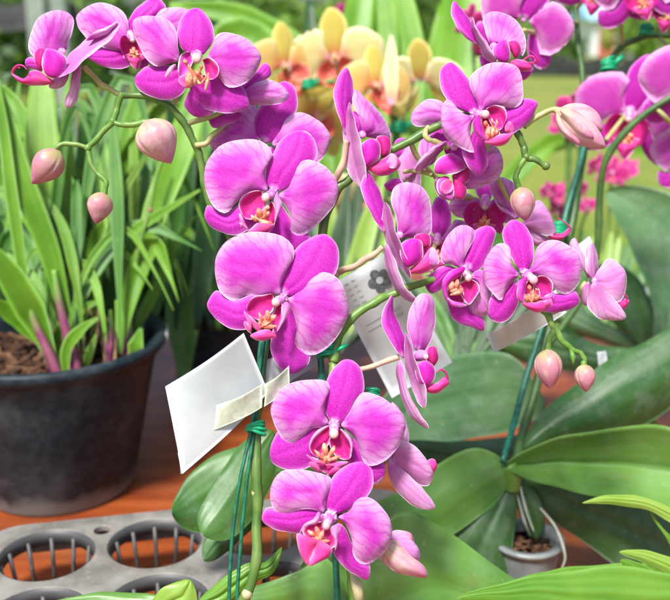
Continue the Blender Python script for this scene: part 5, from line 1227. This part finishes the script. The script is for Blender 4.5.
# low black edging at the far side of the lawn
y_e = 22.0
mb = MB(); p0 = G(440,74,ZL); p1 = G(720,80,ZL); n = 28
for k in range(n):
    a, b = p0+(p1-p0)*k/n, p0+(p1-p0)*(k+1)/n; c = (a+b)/2; h = .42+.06*math.sin(k*1.7)+.04*random.random()
    ang = math.atan2(b[1]-a[1], b[0]-a[0]); R = np.array(Matrix.Rotation(ang,3,'Z')); mb.box(np.array([c[0],c[1],ZL+h/2]), np.array([np.linalg.norm(b-a)/2+.01, .10+.01*(k%3), h/2]), 'dark_cloth', R)
tag(mb.build('low_barrier', None, smooth=False, bevel=.02), 'low dark barrier along the far edge of the lawn at upper right', 'barrier')
# dark shade screen and posts at upper left
sl = G(22,62,ZL); 
mb = MB(); g = np.array([[np.array([-4.6+2.7*i/19, 5.6+.05*math.sin(i*1.3), ZL+.70+.35*j/5]) for j in range(6)] for i in range(20)])
dS = 6.2
g = np.array([[P(-40+118*i/19, 4+26*j/5+1.0*math.sin(i), dS) for j in range(6)] for i in range(20)])
grid_patch(mb, g, .02, 'dark_cloth', 'dark_cloth'); scr = mb.build('shade_cloth'); tag(scr, 'dark cloth strung between grey posts at the top left', 'shade cloth')
for k, (x, lab) in enumerate([(39,'wider grey post at the top left, left of its twin'),(61,'slimmer grey post at the top left, next to the top left bloom')]):
    a = P(x,28,dS-.15); mb = MB(); h0 = a[2]
    mb.box(np.array([a[0],a[1],(ZL+1.6)/2-.0+ZL/2+.0]), np.array([.058 if k == 0 else .048,.05,(1.6-ZL*0)/2]) if False else np.array([.058 if k == 0 else .048,.05,.95]), 'post_grey')
    mb.box(np.array([a[0],a[1],ZL+1.1+.62]), np.array([.07,.06,.02]), 'post_grey')
    tag(mb.build('post', None, smooth=False, bevel=.006), lab, 'post')
# shed far off
sc_ = G(598,66,ZL); dsh = 40.0
base = CAM + (sc_-CAM)/np.linalg.norm(sc_-CAM)*1.0
c = np.array([ (598-335)/F*44*1.0, 42.0, ZL]); sh = thing('shed', 'white shed with a pale blue roof far across the lawn at upper right', 'shed', c)
mb = MB(); mb.box(c+np.array([0,0,.75]), np.array([1.5,1.5,.75]), 'shed_white'); mb.build('wall', sh, smooth=False)
mb = MB(); 
v = [(-1.8,-1.8,1.5),(1.8,-1.8,1.5),(1.8,1.8,1.5),(-1.8,1.8,1.5),(-1.8,0,2.2),(1.8,0,2.2)]
mb.add([c+np.array(q) for q in v], [(0,1,5,4),(2,3,4,5),(0,4,3),(1,2,5),(0,3,2,1)], 'shed_roof'); mb.build('roof', sh, smooth=False)
mb = MB(); mb.box(c+np.array([-.9,-1.52,.55]), np.array([.35,.03,.55]), 'shed_door'); mb.build('door', sh, smooth=False)
# shrubs and trees at the far side
def shrub(name, label, c, rx, rz, n, mats, trunk=0.0, leafs=.16):
    t = thing(name, label, 'tree' if trunk else 'shrub', c)
    mb = MB(); cl = []
    for k in range(16):
        a = random.random()*6.28; r = random.random()**.5*.72; zz = random.uniform(.18,.85)
        cl.append((np.array([rx*r*math.cos(a)*(1-.4*abs(zz-.45)), rx*r*math.sin(a)*.8, trunk+rz*zz]), random.uniform(.28,.45)))
    for k in range(n):
        q, rr = random.choice(cl); d_ = rng.normal(size=3); d_ /= np.linalg.norm(d_); p = np.asarray(c)+q+d_*rr*random.random()**.35*np.array([rx,rx,rz*.6])
        if p[2] < c[2]+.02: continue
        a = rng.normal(size=3); a /= np.linalg.norm(a); b = np.cross(a, rng.normal(size=3)); b /= np.linalg.norm(b); L_ = leafs*random.uniform(.6,1.3)
        mb.add([p, p+a*L_*.5+b*L_*.28, p+a*L_, p+a*L_*.5-b*L_*.28], [(0,1,2,3)], random.choice(mats))
    mb.build('crown', t)
    mb = MB(); h = trunk+rz*.5
    mb.tube(catmull([np.asarray(c), np.asarray(c)+np.array([.05*rx,0,h*.5]), np.asarray(c)+np.array([-.04*rx,0,h])],5), [.06*rx+.03,.04*rx+.02,.02*rx], 'trunk_bark', 9)
    for k in range(4):
        q = cl[k][0]; mb.tube(catmull([np.asarray(c)+np.array([0,0,h*.45]), np.asarray(c)+q*np.array([.5,.5,.75]), np.asarray(c)+q],4), [.03*rx,.012*rx], 'trunk_bark', 6)
    mb.build('trunk', t)
LT = ['shrub_leaf','shrub_leaf','leaf_lime','blade_pale']; DK = ['shrub_leaf_dark','shrub_leaf','shrub_leaf_dark']
for px, y, rx, rz, tr, mats, lab in [
  (470,34,2.6,3.2,0,LT,'pale green rounded shrub at the lawn edge behind the upper side view bloom'), (545,30,1.2,1.1,0,DK,'small dark shrub standing left of the far white shed'),
  (640,36,2.2,2.0,0,LT,'light green shrub at the lawn edge right of the far white shed'), (700,40,3.2,4.0,.5,LT,'tall light tree at the far right edge of the lawn'),
  (400,30,2.4,3.0,0,DK,'dark shrub far behind the right yellow bloom'), (335,26,2.2,2.6,0,LT,'light shrub far behind the middle yellow bloom'),
  (265,22,1.8,2.2,0,LT,'light shrub far behind the arching strap leaves'), (205,18,1.5,1.9,0,DK,'dark shrub far behind the top facing bloom'),
  (140,16,1.4,1.8,0,DK,'dark green shrub far behind the second bloom from the left'), (-10,14,1.3,2.0,0,DK,'dark shrub beyond the shade cloth in the left corner'), (80,20,1.8,2.4,0,LT,'light shrub beyond the grey posts'),
  (560,60,4.5,5.0,1.0,LT,'tall pale tree far beyond the shed'), (480,62,5.0,6.0,1.0,DK,'tall dark tree far beyond the pale shrub')]:
    shrub('tree' if tr else 'shrub', lab, np.array([(px-335)/F*y*1.0, y, ZL]), rx, rz, 1500, mats, tr, .16+.006*y)

# ------------------------------------------------------------------ camera, sun, sky
cam = bpy.data.cameras.new('camera'); co = bpy.data.objects.new('camera', cam); C.objects.link(co); bpy.context.scene.camera = co
co.location = Vector(CAM); co.rotation_euler = (math.pi/2-PITCH, 0, 0)
cam.sensor_width = 36; cam.lens = F/670*36; cam.clip_start = .01; cam.clip_end = 2000
cam.dof.use_dof = True; cam.dof.focus_distance = .548; cam.dof.aperture_fstop = 8.0
S = bpy.context.scene
w = bpy.data.worlds.new('World'); S.world = w; w.use_nodes = True; nt = w.node_tree
SUN_EL, SUN_AZ = math.radians(58), math.radians(-25)      # azimuth measured from straight behind the camera
sk = nt.nodes.new('ShaderNodeTexSky'); sk.sky_type = 'NISHITA'; sk.sun_disc = False; sk.sun_elevation = SUN_EL; sk.air_density = 1.0; sk.dust_density = 3.0; sk.ozone_density = 1.0
bg = nt.nodes['Background']; bg.inputs[1].default_value = .085; nt.links.new(sk.outputs[0], bg.inputs[0])
to_sun = Vector((math.sin(SUN_AZ)*math.cos(SUN_EL), -math.cos(SUN_AZ)*math.cos(SUN_EL), math.sin(SUN_EL)))
sk.sun_rotation = math.atan2(to_sun.x, to_sun.y)
sun = bpy.data.lights.new('sun', 'SUN'); sun.energy = 3.0; sun.angle = math.radians(9); sun.color = (1.0,.975,.94)
so = bpy.data.objects.new('sun', sun); C.objects.link(so); so.rotation_euler = to_sun.to_track_quat('Z','Y').to_euler()
vs = S.view_settings; vs.view_transform = 'Standard'; vs.look = 'None'; vs.exposure = 1.0; vs.gamma = 1.0; vs.use_curve_mapping = False
S.cycles.use_denoising = True; S.cycles.max_bounces = 8; S.cycles.transparent_max_bounces = 8
